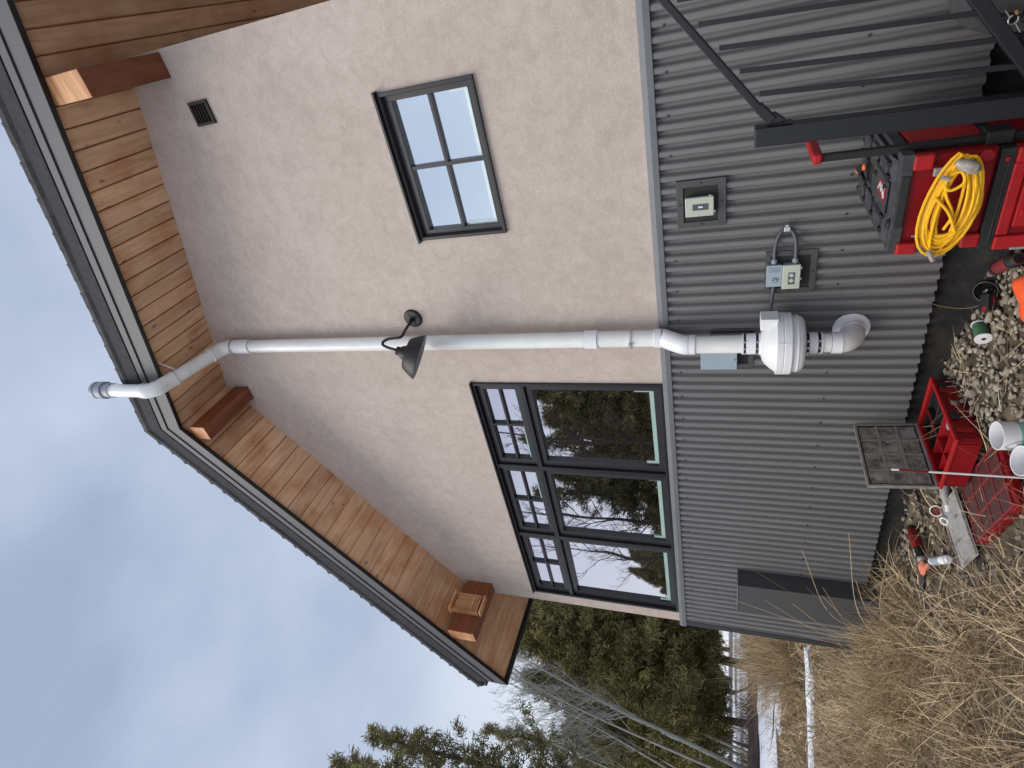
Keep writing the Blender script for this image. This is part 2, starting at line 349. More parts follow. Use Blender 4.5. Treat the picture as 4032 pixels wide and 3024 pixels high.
# ------------------------------------------------------------------ terrain
def sst(a, b, x): t = np.clip((x-a)/(b-a), 0, 1); return t*t*(3-2*t)
def gz(x, y):
    x = np.asarray(x, float); y = np.asarray(y, float)
    base = .405-.125*sst(-2.4, -1.6, x)-.03*sst(-1.3, -.9, x)
    slope = (.15*sst(-9, -4, x))*(1-.8*sst(-1.7, -1.2, x))
    z = base-slope*np.clip(-y, 0, 2.2)
    r = np.hypot(x, y+3.3)
    z = z+.03*np.sin(x*.9+1)*np.sin(y*.7)*sst(6, 10, r)+.018*(np.clip(r, 24, 60)-24)
    z = z+.085*(np.clip(r, 12.0, 17.0)-12.0)*sst(-5, -8, x)*sst(-4.5, -2.0, y)
    z = z+.012*np.sin(x*7+y*3)*np.sin(y*8-x*2)*(1-sst(-1.2, -.9, x))
    return z
def ground():
    def ax(vals): return np.array(sorted(set(np.round(vals, 4))))
    xs = ax(np.concatenate([np.arange(-7, 1.5, .07), np.arange(-30, -7, .6), np.arange(1.5, 12, .8), np.arange(-330, -30, 20), np.arange(12, 330, 20)]))
    ys = ax(np.concatenate([np.arange(-3.8, 1.4, .07), np.arange(1.4, 30, .8), np.arange(-25, -3.8, .8), np.arange(30, 330, 20), np.arange(-330, -25, 20)]))
    gx, gy = np.meshgrid(xs, ys); zz = gz(gx, gy); nx, ny = len(xs), len(ys)
    vs = np.stack([gx.ravel(), gy.ravel(), zz.ravel()], 1)
    i = np.arange(nx-1)[None, :]+np.arange(ny-1)[:, None]*nx; i = i.ravel()
    fs = np.stack([i, i+1, i+1+nx, i+nx], 1)
    me = bpy.data.meshes.new('ground'); me.from_pydata(vs.tolist(), [], fs.tolist()); me.polygons.foreach_set('use_smooth', [True]*len(fs))
    m, t, b = nodes('soil'); l = t.links.new; b.inputs['Roughness'].default_value = .95
    co = t.nodes.new('ShaderNodeTexCoord')
    n = t.nodes.new('ShaderNodeTexNoise'); n.inputs['Scale'].default_value = 9; n.inputs['Detail'].default_value = 8; l(co.outputs['Object'], n.inputs[0])
    r = t.nodes.new('ShaderNodeValToRGB'); e = r.color_ramp.elements; e[0].position = .3; e[1].position = .72; e[0].color = (.035, .026, .018, 1); e[1].color = (.13, .098, .064, 1); l(n.outputs['Fac'], r.inputs[0])
    # unseen snow added behind the camera to bounce light up onto the soffit
    sx = t.nodes.new('ShaderNodeSeparateXYZ'); l(co.outputs['Object'], sx.inputs[0])
    # old snow lies on the field beyond the grass
    sp = t.nodes.new('ShaderNodeVectorMath'); sp.operation = 'DISTANCE'; sp.inputs[1].default_value = (0, -3.3, 0); l(co.outputs['Object'], sp.inputs[0])
    n2 = t.nodes.new('ShaderNodeTexNoise'); n2.inputs['Scale'].default_value = .35; n2.inputs['Detail'].default_value = 6; l(co.outputs['Object'], n2.inputs[0])
    ma = t.nodes.new('ShaderNodeMath'); ma.operation = 'MULTIPLY_ADD'; ma.inputs[1].default_value = 12; l(n2.outputs['Fac'], ma.inputs[0]); l(sp.outputs['Value'], ma.inputs[2])
    mr = t.nodes.new('ShaderNodeMapRange'); mr.inputs['From Min'].default_value = 26.5; mr.inputs['From Max'].default_value = 27.5; l(ma.outputs[0], mr.inputs[0])
    mx_ = t.nodes.new('ShaderNodeMixRGB'); mx_.inputs[2].default_value = (.74, .78, .87, 1); 
    my = t.nodes.new('ShaderNodeMath'); my.operation = 'MULTIPLY_ADD'; my.inputs[1].default_value = 3; l(n2.outputs['Fac'], my.inputs[0]); l(sx.outputs[1], my.inputs[2])
    mr2 = t.nodes.new('ShaderNodeMapRange'); mr2.inputs['From Min'].default_value = -3.6; mr2.inputs['From Max'].default_value = -4.0; l(my.outputs[0], mr2.inputs[0])
    mm = t.nodes.new('ShaderNodeMath'); mm.operation = 'MAXIMUM'; l(mr.outputs[0], mm.inputs[0]); l(mr2.outputs[0], mm.inputs[1])
    l(mm.outputs[0], mx_.inputs[0]); l(r.outputs[0], mx_.inputs[1]); l(mx_.outputs[0], b.inputs['Base Color'])
    bp = t.nodes.new('ShaderNodeBump'); bp.inputs['Distance'].default_value = .02; l(n.outputs['Fac'], bp.inputs['Height']); l(bp.outputs[0], b.inputs['Normal'])
    me.materials.append(m); o = bpy.data.objects.new('ground', me); COL.objects.link(o); o['kind'] = 'structure'; o['label'] = 'brown soil rising to a snowy field beyond the house'
    return o
ground()
def snow_patch(path, width, name_label, h=.05):
    p2 = []; w2 = []
    for i in range(len(path)-1):
        for k_ in range(4): f_ = k_/4; p2.append(tuple(path[i][c]*(1-f_)+path[i+1][c]*f_+rnd.uniform(-.09, .09) for c in range(2))); w2.append((width[i]*(1-f_)+width[i+1]*f_)*rnd.uniform(.6, 1.25))
    path = p2+[path[-1]]; width = w2+[width[-1]]
    # path of (x,y) centre line with widths
    vs = []; fs = []; n = 9; k = len(path)
    for i, (x, y) in enumerate(path):
        a = Vector(path[max(i-1, 0)]); b = Vector(path[min(i+1, k-1)]); d = (b-a).normalized(); p = Vector((-d.y, d.x))
        for j in range(n):
            t = j/(n-1)*2-1; wd = width[i]*(1+.30*math.sin(i*2.3+j)+.18*math.sin(i*5.1+j*2.7))
            q = Vector((x, y))+p*t*wd; zz = float(gz(q.x, q.y))-.03+h*(1-t*t)**.5*(1 if 0 < i < k-1 else 0)+.03*(0 < j < n-1)*(0 < i < k-1)
            vs.append((q.x, q.y, zz))
    for i in range(k-1):
        for j in range(n-1): fs.append((i*n+j, i*n+j+1, (i+1)*n+j+1, (i+1)*n+j))
    mb = MB(); mb.add(vs, fs, 0, .5, True); o = mb.build('snow_patch', 'snow', merge=True); o['kind'] = 'structure'; o['label'] = name_label; return o
def polar(az, r): a = math.radians(az); return (r*math.sin(a), -3.3+r*math.cos(a))
snow_patch([polar(a, r) for a, r in [(-58.4, 10.9), (-60, 10.7), (-62, 10.9), (-64, 10.7), (-66, 10.9), (-68, 10.7), (-70, 10.9), (-73, 10.8), (-77, 10.6), (-80, 10.5)]], [.15, .34, .40, .34, .28, .36, .32, .36, .5, .2], 'long narrow strip of old snow in the grass', .07)
snow_patch([polar(a, r) for a, r in [(-61.6, 16.5), (-63.5, 16), (-65.5, 15.6), (-67.5, 15.2), (-70, 15), (-75, 15), (-82, 15)]], [.4, 1.5, 2.0, 2.1, 2.2, 2.2, 1.5], 'broad patch of snow below the trees', .12)

# ------------------------------------------------------------------ house
XL, XR = -5.33, .17; PX = -2.49; PZ = 6.134
def zs(x): return PZ-.316*(x-PX) if x > PX else PZ+.655*(x-PX)
house = thing('house', 'asymmetric gabled house with taupe stucco above dark corrugated metal siding', 'house', (-2.5, 0, .4))
SW = (-1.230, -.316, 2.933, 3.557)      # small window x0,x1,z0,z1
BW = (-5.165, -2.430, 2.034, 3.508)
def wall():
    out_ = [(XL, 1.99), (XR, 1.99), (XR, zs(XR)+.05), (PX, PZ+.05), (XL, zs(XL)+.05)]
    holes = [[(a, c), (a, d), (b, d), (b, c)] for a, b, c, d in (SW, BW)]
    loops = [[Vector((x, 0, z)) for x, z in lp] for lp in [out_]+holes]
    tri = tessellate_polygon([[Vector((v.x, v.z, 0)) for v in lp] for lp in loops]); flat = [v for lp in loops for v in lp]
    mb = MB(); mb.add(flat, [tuple(t) for t in tri], 0, .5)
    for a, b, c, d in (SW, BW):
        mb.add([(a,0,c),(b,0,c),(b,0,d),(a,0,d),(a,.1,c),(b,.1,c),(b,.1,d),(a,.1,d)], [(0,1,5,4),(1,2,6,5),(2,3,7,6),(3,0,4,7)], 0, .5)
    # side and rear walls of the body
    for x in (XL, XR): mb.add([(x,0,1.99),(x,8,1.99),(x,8,zs(x)+.05),(x,0,zs(x)+.05)], [(0,1,2,3)], 0, .5)
    mb.add([(XL,8,.2),(XR,8,.2),(XR,8,zs(XR)),(PX,8,PZ),(XL,8,zs(XL))], [(0,1,2,3,4)], 0, .5)
    o = mb.build('stucco_wall', 'stucco', house, merge=True); return o
wall()
# corrugated siding
def siding():
    p = .0679; n = 12; xs = np.arange(XL+.03, XR-.0, p/n); zz = [.555, 1.0, 1.5, 1.985]
    ph = (-2.0+.0)/p
    ys = -.0150-.0150*np.clip(1.7*np.cos(2*PI*(xs+2.3)/p)+.40, -1, 1)
    mb = MB(); k = len(xs); vs = [(x, y, z) for z in zz for x, y in zip(xs, ys)]
    fs = [(r*k+i, r*k+i+1, (r+1)*k+i+1, (r+1)*k+i) for r in range(len(zz)-1) for i in range(k-1)]
    # folded lower hem, so that the sheet has a thickness where it ends
    mb.add(vs, fs, 0, .5, True)
    vs2 = [(x, y, .555) for x, y in zip(xs, ys)]+[(x, y+.002, .5555) for x, y in zip(xs, ys)]
    mb.add(vs2, [(i, k+i, k+i+1, i+1) for i in range(k-1)], 0, .5)
    # side walls carry the same metal
    for x in (XL, XR): mb.add([(x,.01,.555),(x,8,.555),(x,8,1.985),(x,.01,1.985)], [(0,1,2,3)], 0, .5)
    me_ob = mb.build('corrugated_siding', 'siding', house); me_ob.data.set_sharp_from_angle(angle=math.radians(70))
    fx = -2.3-.0679*.17+.0679*3*round((XL+.16+2.3)/(.0679*3))
    s = MB(); s.lathe([(-.006, .0085), (.002, .0088), (.0022, .0058), (.0075, .0056), (.008, 0)], (fx, -.0275, 1.905), (0, -1, 0), 8)
    first = None
    for row, z in enumerate((1.905, 1.03)):
        x = XL+.16
        i = 0
        while x < XR-.02:
            xx = -2.3-.0679*.17+.0679*3*round((x+2.3)/(.0679*3))
            if not (BW[0] < -9) and not (-1.32 < xx < -1.0 and row == 0) and not (-2.13 < xx < -1.86 and row == 1):
                if first is None:
                    first = s.build('screw', 'darktrim', me_ob, loc=(xx, -.0275, z))

                else:
                    copy_obj(first, Vector((xx, -.0275, z))-ORG[house.name], me_ob)
            x += .0679*3; i += 1
    return me_ob
siding()
mb = MB(); mb.prism([(XL-.03, .0, 1.968), (XL-.03, -.036, 1.966), (XL-.03, -.038, 2.0), (XL-.03, -.030, 2.03), (XL-.03, .0, 2.034)], (XR-XL+.06, 0, 0)); mb.build('flashing', 'trim', house, .002)
mb = MB(); mb.box((XL-.012, -.034, .55), (XL+.055, .01, 1.966)); mb.box((XR-.03, -.034, .55), (XR+.012, .01, 1.966)); mb.build('corner_trim', 'darktrim', house, .003)
# foundation with damp-proofing, soil splashed along its foot
m_, t_, b_ = nodes('damp_proofing_soiled'); l_ = t_.links.new; b_.inputs['Roughness'].default_value = .8
co_ = t_.nodes.new('ShaderNodeTexCoord'); n_ = t_.nodes.new('ShaderNodeTexNoise'); n_.inputs['Scale'].default_value = 4.0; n_.inputs['Detail'].default_value = 9; n_.inputs['Roughness'].default_value = .75; l_(co_.outputs['Object'], n_.inputs[0])
r_ = t_.nodes.new('ShaderNodeValToRGB'); e_ = r_.color_ramp.elements; e_[0].position = .48; e_[1].position = .78; e_[0].color = (.0025, .0025, .003, 1); e_[1].color = (.038, .031, .023, 1); l_(n_.outputs['Fac'], r_.inputs[0]); l_(r_.outputs[0], b_.inputs['Base Color'])
bp_ = t_.nodes.new('ShaderNodeBump'); bp_.inputs['Distance'].default_value = .02; bp_.inputs['Strength'].default_value = .7; l_(n_.outputs['Fac'], bp_.inputs['Height']); l_(bp_.outputs[0], b_.inputs['Normal'])
mb = MB(); k = 160
vs = []
for i in range(k+1):
    x = XL+(XR-XL)*i/k
    for z, yy in ((.60, .02), (.5, .02), (.42, .012), (.34, -.01), (.2, -.06)):
        vs.append((x, yy+.008*math.sin(x*9+z*20)+.006*math.sin(x*23+z*11), z))
mb.add(vs, [(i*5+j, (i+1)*5+j, (i+1)*5+j+1, i*5+j+1) for i in range(k) for j in range(4)], 0, .5, True)
for x in (XL, XR): mb.add([(x,.02,.1),(x,8,.1),(x,8,.6),(x,.02,.6)], [(0,1,2,3)], 0, .5)
X['foundation'] = m_; mb.build('foundation_wall', 'foundation', house, merge=True)

def frame(mb, a, b, c, d, y0, y1, wd, m=0):
    wl, wr, wb, wt = wd if hasattr(wd, '__len__') else (wd,)*4
    mb.box((a, y0, c), (a+wl, y1, d), m); mb.box((b-wr, y0, c), (b, y1, d), m)
    mb.box((a+wl, y0+.0005, c), (b-wr, y1, c+wb), m); mb.box((a+wl, y0+.0005, d-wt), (b-wr, y1, d), m)
def glazing(parent, a, b, c, d, glass, mats='winframe', gy=.045):
    g = MB(); g.add([(a-.004, gy, c-.004), (b+.004, gy, c-.004), (b+.004, gy, d+.004), (a-.004, gy, d+.004)], [(0, 1, 2, 3)]); g.build('pane', glass, parent)
def window_small():
    a, b, c, d = SW; w_ = MB()
    frame(w_, a, b, c, d, -.022, .10, .022, 1)                 # outer fin
    frame(w_, a+.022, b-.022, c+.022, d-.022, .012, .10, (.036, .036, .036, .05), 0)   # sash
    frame(w_, a+.013, b-.013, c+.013, d-.013, -.008, .011, .013, 1)
    w_.box((a-.012, -.045, d-.002), (b+.012, .0, d+.014), 1)   # drip cap
    win = w_.build('window', ['winframe', 'black'], house, .002); win['label'] = 'small four-pane window high in the stucco'
    ga, gb, gc, gd = a+.058, b-.058, c+.058, d-.072
    glazing(win, ga, gb, gc, gd, 'glasshi')
    m = MB(); xm, zm = -.770, (gc+gd)/2
    m.box((xm-.011, .018, gc), (xm+.011, .044, gd)); m.box((ga, .0195, zm-.011), (xm-.011, .044, zm+.011)); m.box((xm+.011, .0195, zm-.011), (gb, .044, zm+.011))
    m.build('muntin', 'winframe', win, .002)
    t = MB(); y0, y1 = .0405, .0435
    t.box((ga, y0, gc), (xm-.012, y1, gc+.032)); t.box((xm+.012, y0, gc), (gb, y1, gc+.032))
    t.box((ga, y0, gc+.032), (ga+.022, y1, zm-.03)); t.box((gb-.014, y0, gc+.032), (gb, y1, gc+.12)); t.build('protective_tape', 'tapepale', win)
window_small()
def window_big():
    a, b, c, d = BW; w_ = MB(); zt = 3.098; ms = [-3.335, -4.240]
    frame(w_, a, b, c, d, -.022, .10, .022, 1); w_.box((a-.008, -.042, d-.002), (b+.008, 0, d+.012), 1)
    w_.box((a+.022, -.012, zt-.02), (b-.022, .1, zt+.02), 1)
    for x in ms: w_.box((x-.022, -.014, c+.022), (x+.022, .1, zt-.02), 1); w_.box((x-.022, -.014, zt+.02), (x+.022, .1, d-.022), 1)
    win = w_.build('window', ['winframe', 'black'], house, .002); win['label'] = 'wide six-light window just above the metal flashing'
    xs = [a+.022]+[v for m in reversed(ms) for v in (m-.022, m+.022)]+[b-.022]
    mu = MB(); tp = MB(); sa = MB()
    for i in range(3):
        x0, x1 = xs[2*i], xs[2*i+1]
        for z0, z1, top in ((c+.022, zt-.02, False), (zt+.02, d-.022, True)):
            frame(sa, x0+.003, x1-.003, z0+.003, z1-.003, .012, .09, (.052, .052, .045, .045))
            g0, g1, h0, h1 = x0+.055, x1-.055, z0+.048, z1-.048
            glazing(win, g0, g1, h0, h1, 'glass')
            if top:
                xm, zm = (g0+g1)/2, (h0+h1)/2
                mu.box((xm-.010, .018, h0), (xm+.010, .044, h1)); mu.box((g0, .0195, zm-.009), (xm-.010, .044, zm+.009)); mu.box((xm+.010, .0195, zm-.009), (g1, .044, zm+.009))
                if i > 0: tp.box((g0 if i == 2 else xm+.02, .0405, h0), (xm-.012 if i == 2 else g1, .0435, h0+.022))
            else:
                tp.box((g0+.01, .0405, h0+.004), (g1-.01, .0435, h0+.034)); tp.box((g0+.01, .0405, h0+.034), (g0+.035, .0435, h0+.10)); tp.box((g1-.03, .0405, h0+.034), (g1-.01, .0435, h0+.10 + .04*(i == 2)))
    sa.build('sash', 'winframe', win, .002); mu.build('muntin', 'winframe', win, .0015); tp.build('protective_tape', 'tape', win)
window_big()

# roof: one part with soffit, fascia and shingles
EL, ER = -5.985, .83; YF = -.65
def slope_bar(mb, x0, x1, prof, m=0, r=.5):
    # prof: list of (y, dz) above the soffit plane
    k = len(prof); vs = [(x, y, zs(x)+dz) for x in (x0, x1) for y, dz in prof]
    fs = [(i, (i+1) % k, k+(i+1) % k, k+i) for i in range(k)]+[tuple(range(k-1, -1, -1)), tuple(range(k, 2*k))]
    mb.add(vs, fs, m, r)
roofm = MB()
def rnd_shingle(side):
    x0, x1 = (EL-.07, PX) if side < 0 else (PX, ER+.07)
    n = 30; 
    for i in range(n):
        a = x0+(x1-x0)*i/n; b = x0+(x1-x0)*(i+1)/n
        hi = .355+.006*(i % 2)
        lo = (a if side < 0 else b)
        vs = [(a, -.682, zs(a)+.28), (b, -.682, zs(b)+.28), (b, -.700, zs(b)+.31), (a, -.700, zs(a)+.31), (a, -.698, zs(a)+hi), (b, -.698, zs(b)+hi), (a, 8.6, zs(a)+hi), (b, 8.6, zs(b)+hi), (a, -.64, zs(a)+.27), (b, -.64, zs(b)+.27)]
        roofm.add(vs, [(0,1,2,3), (3,2,5,4), (4,5,7,6), (8,9,1,0)], 0, rnd.random())
        # thick lower edge of each course
        roofm.box((lo-.02*(1+rnd.random()), -.7005, zs(lo)+.335), (lo+.004, -.696, zs(lo)+hi+.004), 0)
for s_ in (-1, 1): rnd_shingle(s_)
roofm.add([(EL-.07, -.69, zs(EL-.07)+.28), (EL-.07, 8.6, zs(EL-.07)+.28), (EL-.07, 8.6, zs(EL-.07)+.36), (EL-.07, -.69, zs(EL-.07)+.36)], [(0, 1, 2, 3)])
roof = roofm.build('roof', 'shingle', house)
sf = MB()
for x0, x1, st in ((EL, PX, -1), (PX, ER, 1)):
    L_ = .125; n = int((x1-x0)/L_)+1; 
    for i in range(n):
        a = (x1-(i+1)*L_ if st < 0 else x0+i*L_); b = a+L_; a2, b2 = max(a, x0)+.0025, min(b, x1)-.0025
        if b2 <= a2: continue
        rv = rnd.random(); pc = .010
        # plank underside with small bevelled edges
        vs = []
        for y in (-.628, 8.5):
            for x, dz in ((a2, pc), (a2+.005, 0), (b2-.005, 0), (b2, pc)): vs.append((x, y, zs(x)+dz))
        sf.add(vs, [(0,4,5,1), (1,5,6,2), (2,6,7,3)], 0, rv)
    a, b = x0, x1
    sf.add([(a, -.628, zs(a)+.012), (b, -.628, zs(b)+.012), (b, 8.5, zs(b)+.012), (a, 8.5, zs(a)+.012)], [(0, 1, 2, 3)], 1, .3)
sf.build('soffit', ['soffit', 'beam'], roof)
fa = MB()
for x0, x1 in ((EL-.002, PX), (PX, ER)):
    slope_bar(fa, x0, x1, [(-.612, -.030), (YF, -.034), (YF+.002, -.028), (-.614, -.004)], 1)        # thin black hem below
    slope_bar(fa, x0, x1, [(YF, -.030), (YF, .100), (-.628, .100), (-.628, -.030)], 0)
    slope_bar(fa, x0, x1, [(YF+.006, .100), (YF+.006, .112), (-.628, .112), (-.628, .100)], 1)
    slope_bar(fa, x0, x1, [(YF-.010, .112), (YF-.012, .172), (-.628, .172), (-.628, .112)], 0)
    slope_bar(fa, x0, x1, [(YF+.004, .172), (YF+.004, .186), (-.628, .186), (-.628, .172)], 1)
    slope_bar(fa, x0, x1, [(YF-.016, .186), (YF-.020, .205), (YF-.034, .285), (-.628, .285), (-.628, .186)], 2)
fo = fa.build('fascia', ['fascia', 'fasciadk', 'shingle'], roof)
# joint lines and eave boards
ea = MB()
ea.box((EL-.03, YF+.001, zs(EL)-.045), (EL+.001, 8.5, zs(EL)+.20)); ea.box((ER-.001, YF+.001, zs(ER)-.035), (ER+.03, 8.5, zs(ER)+.20))
ea.box((EL-.10, YF-.02, zs(EL)+.21), (EL+.02, 8.5, zs(EL)+.235))
ea.build('eave_board', 'fasciadk', roof)
def beam(x0, x1, z0, label, cap=True):
    mb = MB(); ztop = min(zs(x0), zs(x1))-.003
    mb.box((x0, -.600, z0), (x1, 0, z0+.30 if z0+.30 < ztop else ztop), 0, .4)
    if x0 < PX < x1: mb.prism([(x0, -.6, z0+.27), (x1, -.6, z0+.27), (x1, -.6, zs(x1)-.003), (PX, -.6, PZ-.003), (x0, -.6, zs(x0)-.003)], (0, .6, 0), 0, .4)
    zt = z0+.30 if z0+.30 < ztop else ztop
    mb.box((x0+.001, -.606, z0+.001), (x1-.001, -.6005, zt-.001), 1, .6)
    o = mb.build('roof_beam', ['beam', 'endgrain'], house, .004); o['label'] = label; return o
beam(-2.638, -2.502, 5.87, 'red-brown ridge beam with pale cut end')
beam(-5.300, -5.163, 4.0, 'red-brown lower-left roof beam end')
beam(.008, .156, 4.998, 'red-brown right roof beam with bright cut end')
mb = MB(); 
for x0 in (-5.163, .156-.148): pass

# small gable vent
t = thing('wall_vent', 'small dark brown louvred vent in the stucco near the roof beam', 'vent', (-.223, 0, 4.88))
mb = MB(); a, b, c, d = -.297, -.149, 4.80, 4.959; frame(mb, a, b, c, d, -.02, 0, .018); mb.build('vent_frame', 'brown', t, .003)
mb = MB(); mb.box((a+.018, -.004, c+.018), (b-.018, -.001, d-.018), 1)
for i in range(5):
    z = c+.03+i*.024; mb.prism([(a+.018, -.004, z-.010), (a+.018, -.016, z-.012), (a+.018, -.005, z+.010)], (b-a-.036, 0, 0))
mb.build('louvre', ['brown', 'board'], t)

# electrical panel-mounts on the siding
def mount(t, a, b, c, d, ia, ib, ic, id_):
    mb = MB(); y0, y1 = -.041, -.001
    for q in ([(a, c), (b, c), (ib, ic), (ia, ic)], [(b, c), (b, d), (ib, id_), (ib, ic)], [(b, d), (a, d), (ia, id_), (ib, id_)], [(a, d), (a, c), (ia, ic), (ia, id_)]):
        mb.prism([(x, y0, z) for x, z in q][::-1], (0, y1-y0, 0))
    mb.build('mounting_flange', 'mount', t, .0015)
    mb = MB(); mb.box((ia, -.034, ic), (ib, -.012, id_)); mb.build('backing_board', 'board', t)
    mb = MB()
    for x, z in (((a+ia)/2, (c+d)/2), ((b+ib)/2, (c+d)/2), ((a+b)/2, (c+ic)/2), ((a+b)/2, (d+id_)/2)): mb.lathe([(0, .006), (.004, .005), (.0045, 0)], (x, y0, z), (0, -1, 0), 8)
    mb.build('mounting_screws', 'darktrim', t)
def rbox(mb, a, b, c, d, y0, y1, m=0): mb.box((a, y0, c), (b, y1, d), m)
t = thing('switch_box', 'small beige weatherproof box in a square dark flange, nearest the stucco on the right', 'electrical box', (-1.16, -.03, 1.75))
mount(t, -1.292, -1.026, 1.622, 1.882, -1.261, -1.063, 1.662, 1.846)
mb = MB(); rbox(mb, -1.213, -1.116, 1.688, 1.832, -.062, -.0345); mb.build('box_body', 'gbox', t, .004)
mb = MB(); rbox(mb, -1.218, -1.111, 1.684, 1.834, -.078, -.0625); mb.box((-1.205, -.074, 1.675), (-1.19, -.066, 1.684)); mb.box((-1.111, -.074, 1.665+.03), (-1.103, -.066, 1.71)); mb.build('cover', 'beige', t, .006, seg=3)
mb = MB(); mb.box((-1.182, -.0795, 1.712), (-1.147, -.0785, 1.795)); mb.box((-1.168, -.082, 1.742), (-1.160, -.0795, 1.765), 1); mb.build('cover_window', ['socket', 'white'], t)
t = thing('outlet_box', 'beige weatherproof outlet box on a dark square flange between two conduit loops', 'electrical outlet', (-1.6, -.03, 1.27))
mount(t, -1.735, -1.475, 1.147, 1.410, -1.705, -1.505, 1.178, 1.382)
mb = MB(); rbox(mb, -1.685, -1.548, 1.236, 1.318, -.066, -.0305); mb.build('box_body', 'gbox', t, .004)
mb = MB(); rbox(mb, -1.692, -1.544, 1.230, 1.322, -.082, -.0665); mb.box((-1.640, -.078, 1.222), (-1.625, -.07, 1.230)); mb.box((-1.575, -.078, 1.222), (-1.560, -.07, 1.230)); mb.build('cover', 'beige', t, .006, seg=3)
mb = MB(); mb.box((-1.662, -.0835, 1.258), (-1.588, -.0825, 1.292)); mb.lathe([(0, .012), (.002, .011), (.0025, 0)], (-1.605, -.0835, 1.275), (0, -1, 0), 12, 1); mb.lathe([(0, .012), (.002, .011), (.0025, 0)], (-1.638, -.0835, 1.275), (0, -1, 0), 12, 1); mb.build('socket', ['socket', 'beige'], t)
t = thing('junction_box', 'grey plastic switch box with a toggle directly above the beige outlet', 'electrical box', (-1.61, -.03, 1.36))
mb = MB(); rbox(mb, -1.672, -1.548, 1.327, 1.402, -.066, -.0345); mb.build('box_body', 'gbox', t, .004)
mb = MB(); rbox(mb, -1.676, -1.544, 1.324, 1.405, -.075, -.0665)
for i in range(3): mb.box((-1.585+i*.012, -.077, 1.335), (-1.579+i*.012, -.0755, 1.395), 1)
mb.lathe([(0, .017), (.006, .016), (.0062, .010), (.002, .006)], (-1.635, -.075, 1.363), (0, -1, 0), 18, 1)
mb.bar((-1.640, -.083, 1.372), (-1.630, -.083, 1.350), .008, .01, m=0); mb.build('cover', ['bluebox', 'gbox'], t, .003)
def ribbed(mb, pts, r, m=0):
    pts = smooth_path(pts, 10); L_ = 0; o = []; rad = []
    for i, p in enumerate(pts): o.append(p); rad.append(r*(1.06 if i % 2 else .97))
    mb.tube(o, rad, 10, m)
t = thing('flexible_conduit', 'grey flexible conduit looping beside the outlet boxes under a steel strap', 'conduit', (-1.4, -.05, 1.31))
mb = MB(); ribbed(mb, [(-1.520, -.05, 1.365), (-1.47, -.05, 1.366), (-1.405, -.048, 1.358), (-1.362, -.042, 1.338), (-1.345, -.038, 1.310), (-1.362, -.042, 1.282), (-1.405, -.048, 1.264), (-1.47, -.05, 1.258), (-1.520, -.05, 1.258)], .0105); mb.build('tubing', 'conduit', t)
mb = MB()
for z in (1.365, 1.258): mb.lathe([(0, .013), (.012, .014), (.013, .0175), (.026, .0175), (.027, .013), (.034, .012)], (-1.549, -.05, z), (1, 0, 0), 12)
mb.build('connector', 'gbox', t)
mb = MB(); mb.box((-1.356, -.054, 1.295), (-1.332, -.052, 1.325)); mb.box((-1.33, -.054, 1.302), (-1.320, -.022, 1.318)); mb.build('strap', 'steel', t, .001)
t = thing('power_conduit', 'grey flexible conduit running from the grey switch box to the fan', 'conduit', (-1.75, -.06, 1.38))
mb = MB(); ribbed(mb, [(-1.677, -.05, 1.362), (-1.72, -.052, 1.364), (-1.77, -.08, 1.37), (-1.81, -.13, 1.378), (-1.835, -.17, 1.384)], .0105); mb.build('tubing', 'conduit', t)
t = thing('cable_box', 'plain blue-grey box on a dark flange behind the white pipe', 'electrical box', (-2.15, -.04, 1.6))
mount(t, -2.268, -2.005, 1.455, 1.712, -2.235, -2.035, 1.485, 1.685)
mb = MB(); rbox(mb, -2.252, -2.120, 1.552, 1.772, -.085, -.0305); mb.build('box_body', 'bluebox', t, .003)
mb = MB(); mb.box((-2.18, -.087, 1.5635), (-2.165, -.0855, 1.568)); mb.build('latch', 'board', t)

# white vent pipe
PXX = -1.993; YU = -.10; YLo = -.185
t = thing('vent_pipe', 'tall white plastic pipe climbing the wall and out past the roof edge', 'pipe', (PXX, -.1, .93))
def pp(name, pts, r, m='pvc', n=24, caps=True, lab=None):
    mb = MB(); mb.tube(pts, r, n, caps=caps); o = mb.build(name, m, t); 
    if lab: o['label'] = lab
    return o
pp('pipe_section', [(PXX, YLo, 1.53), (PXX, YLo, 1.80)], .0545)
pp('pipe_section', [(PXX, YU, 2.04), (PXX, YU, 5.52)], .0545)
pp('pipe_section', [(PXX, YLo, 1.105), (PXX, YLo, 1.04)], .0545)
A1 = Vector((PXX, YU-.02, 5.745)); A2 = Vector((PXX, -.735, 5.925)); dv = (A2-A1).normalized()
pp('pipe_section', [A1+dv*.06, A2-dv*.10], .0545)
pp('pipe_section', [(PXX, -.75, 6.02), (PXX, -.75, 6.44)], .0545)
def coup(z0, z1, y, r=.0615): 
    mb = MB(); mb.lathe([(0, .054), (0, r), (z1-z0, r), (z1-z0, .054)], (PXX, y, z0), n=28); return mb.build('coupling', 'pvcw', t, .002)
coup(1.795, 1.835, YLo); coup(2.005, 2.05, YU); coup(2.42, 2.51, YU, .063); coup(5.44, 5.60, YU); coup(1.0, 1.055, YLo)
mb = MB(); mb.lathe([(0, .054), (0, .0615), (.05, .0615), (.05, .054)], (PXX, -.75, 6.0), n=28); mb.build('coupling', 'pvcw', t)
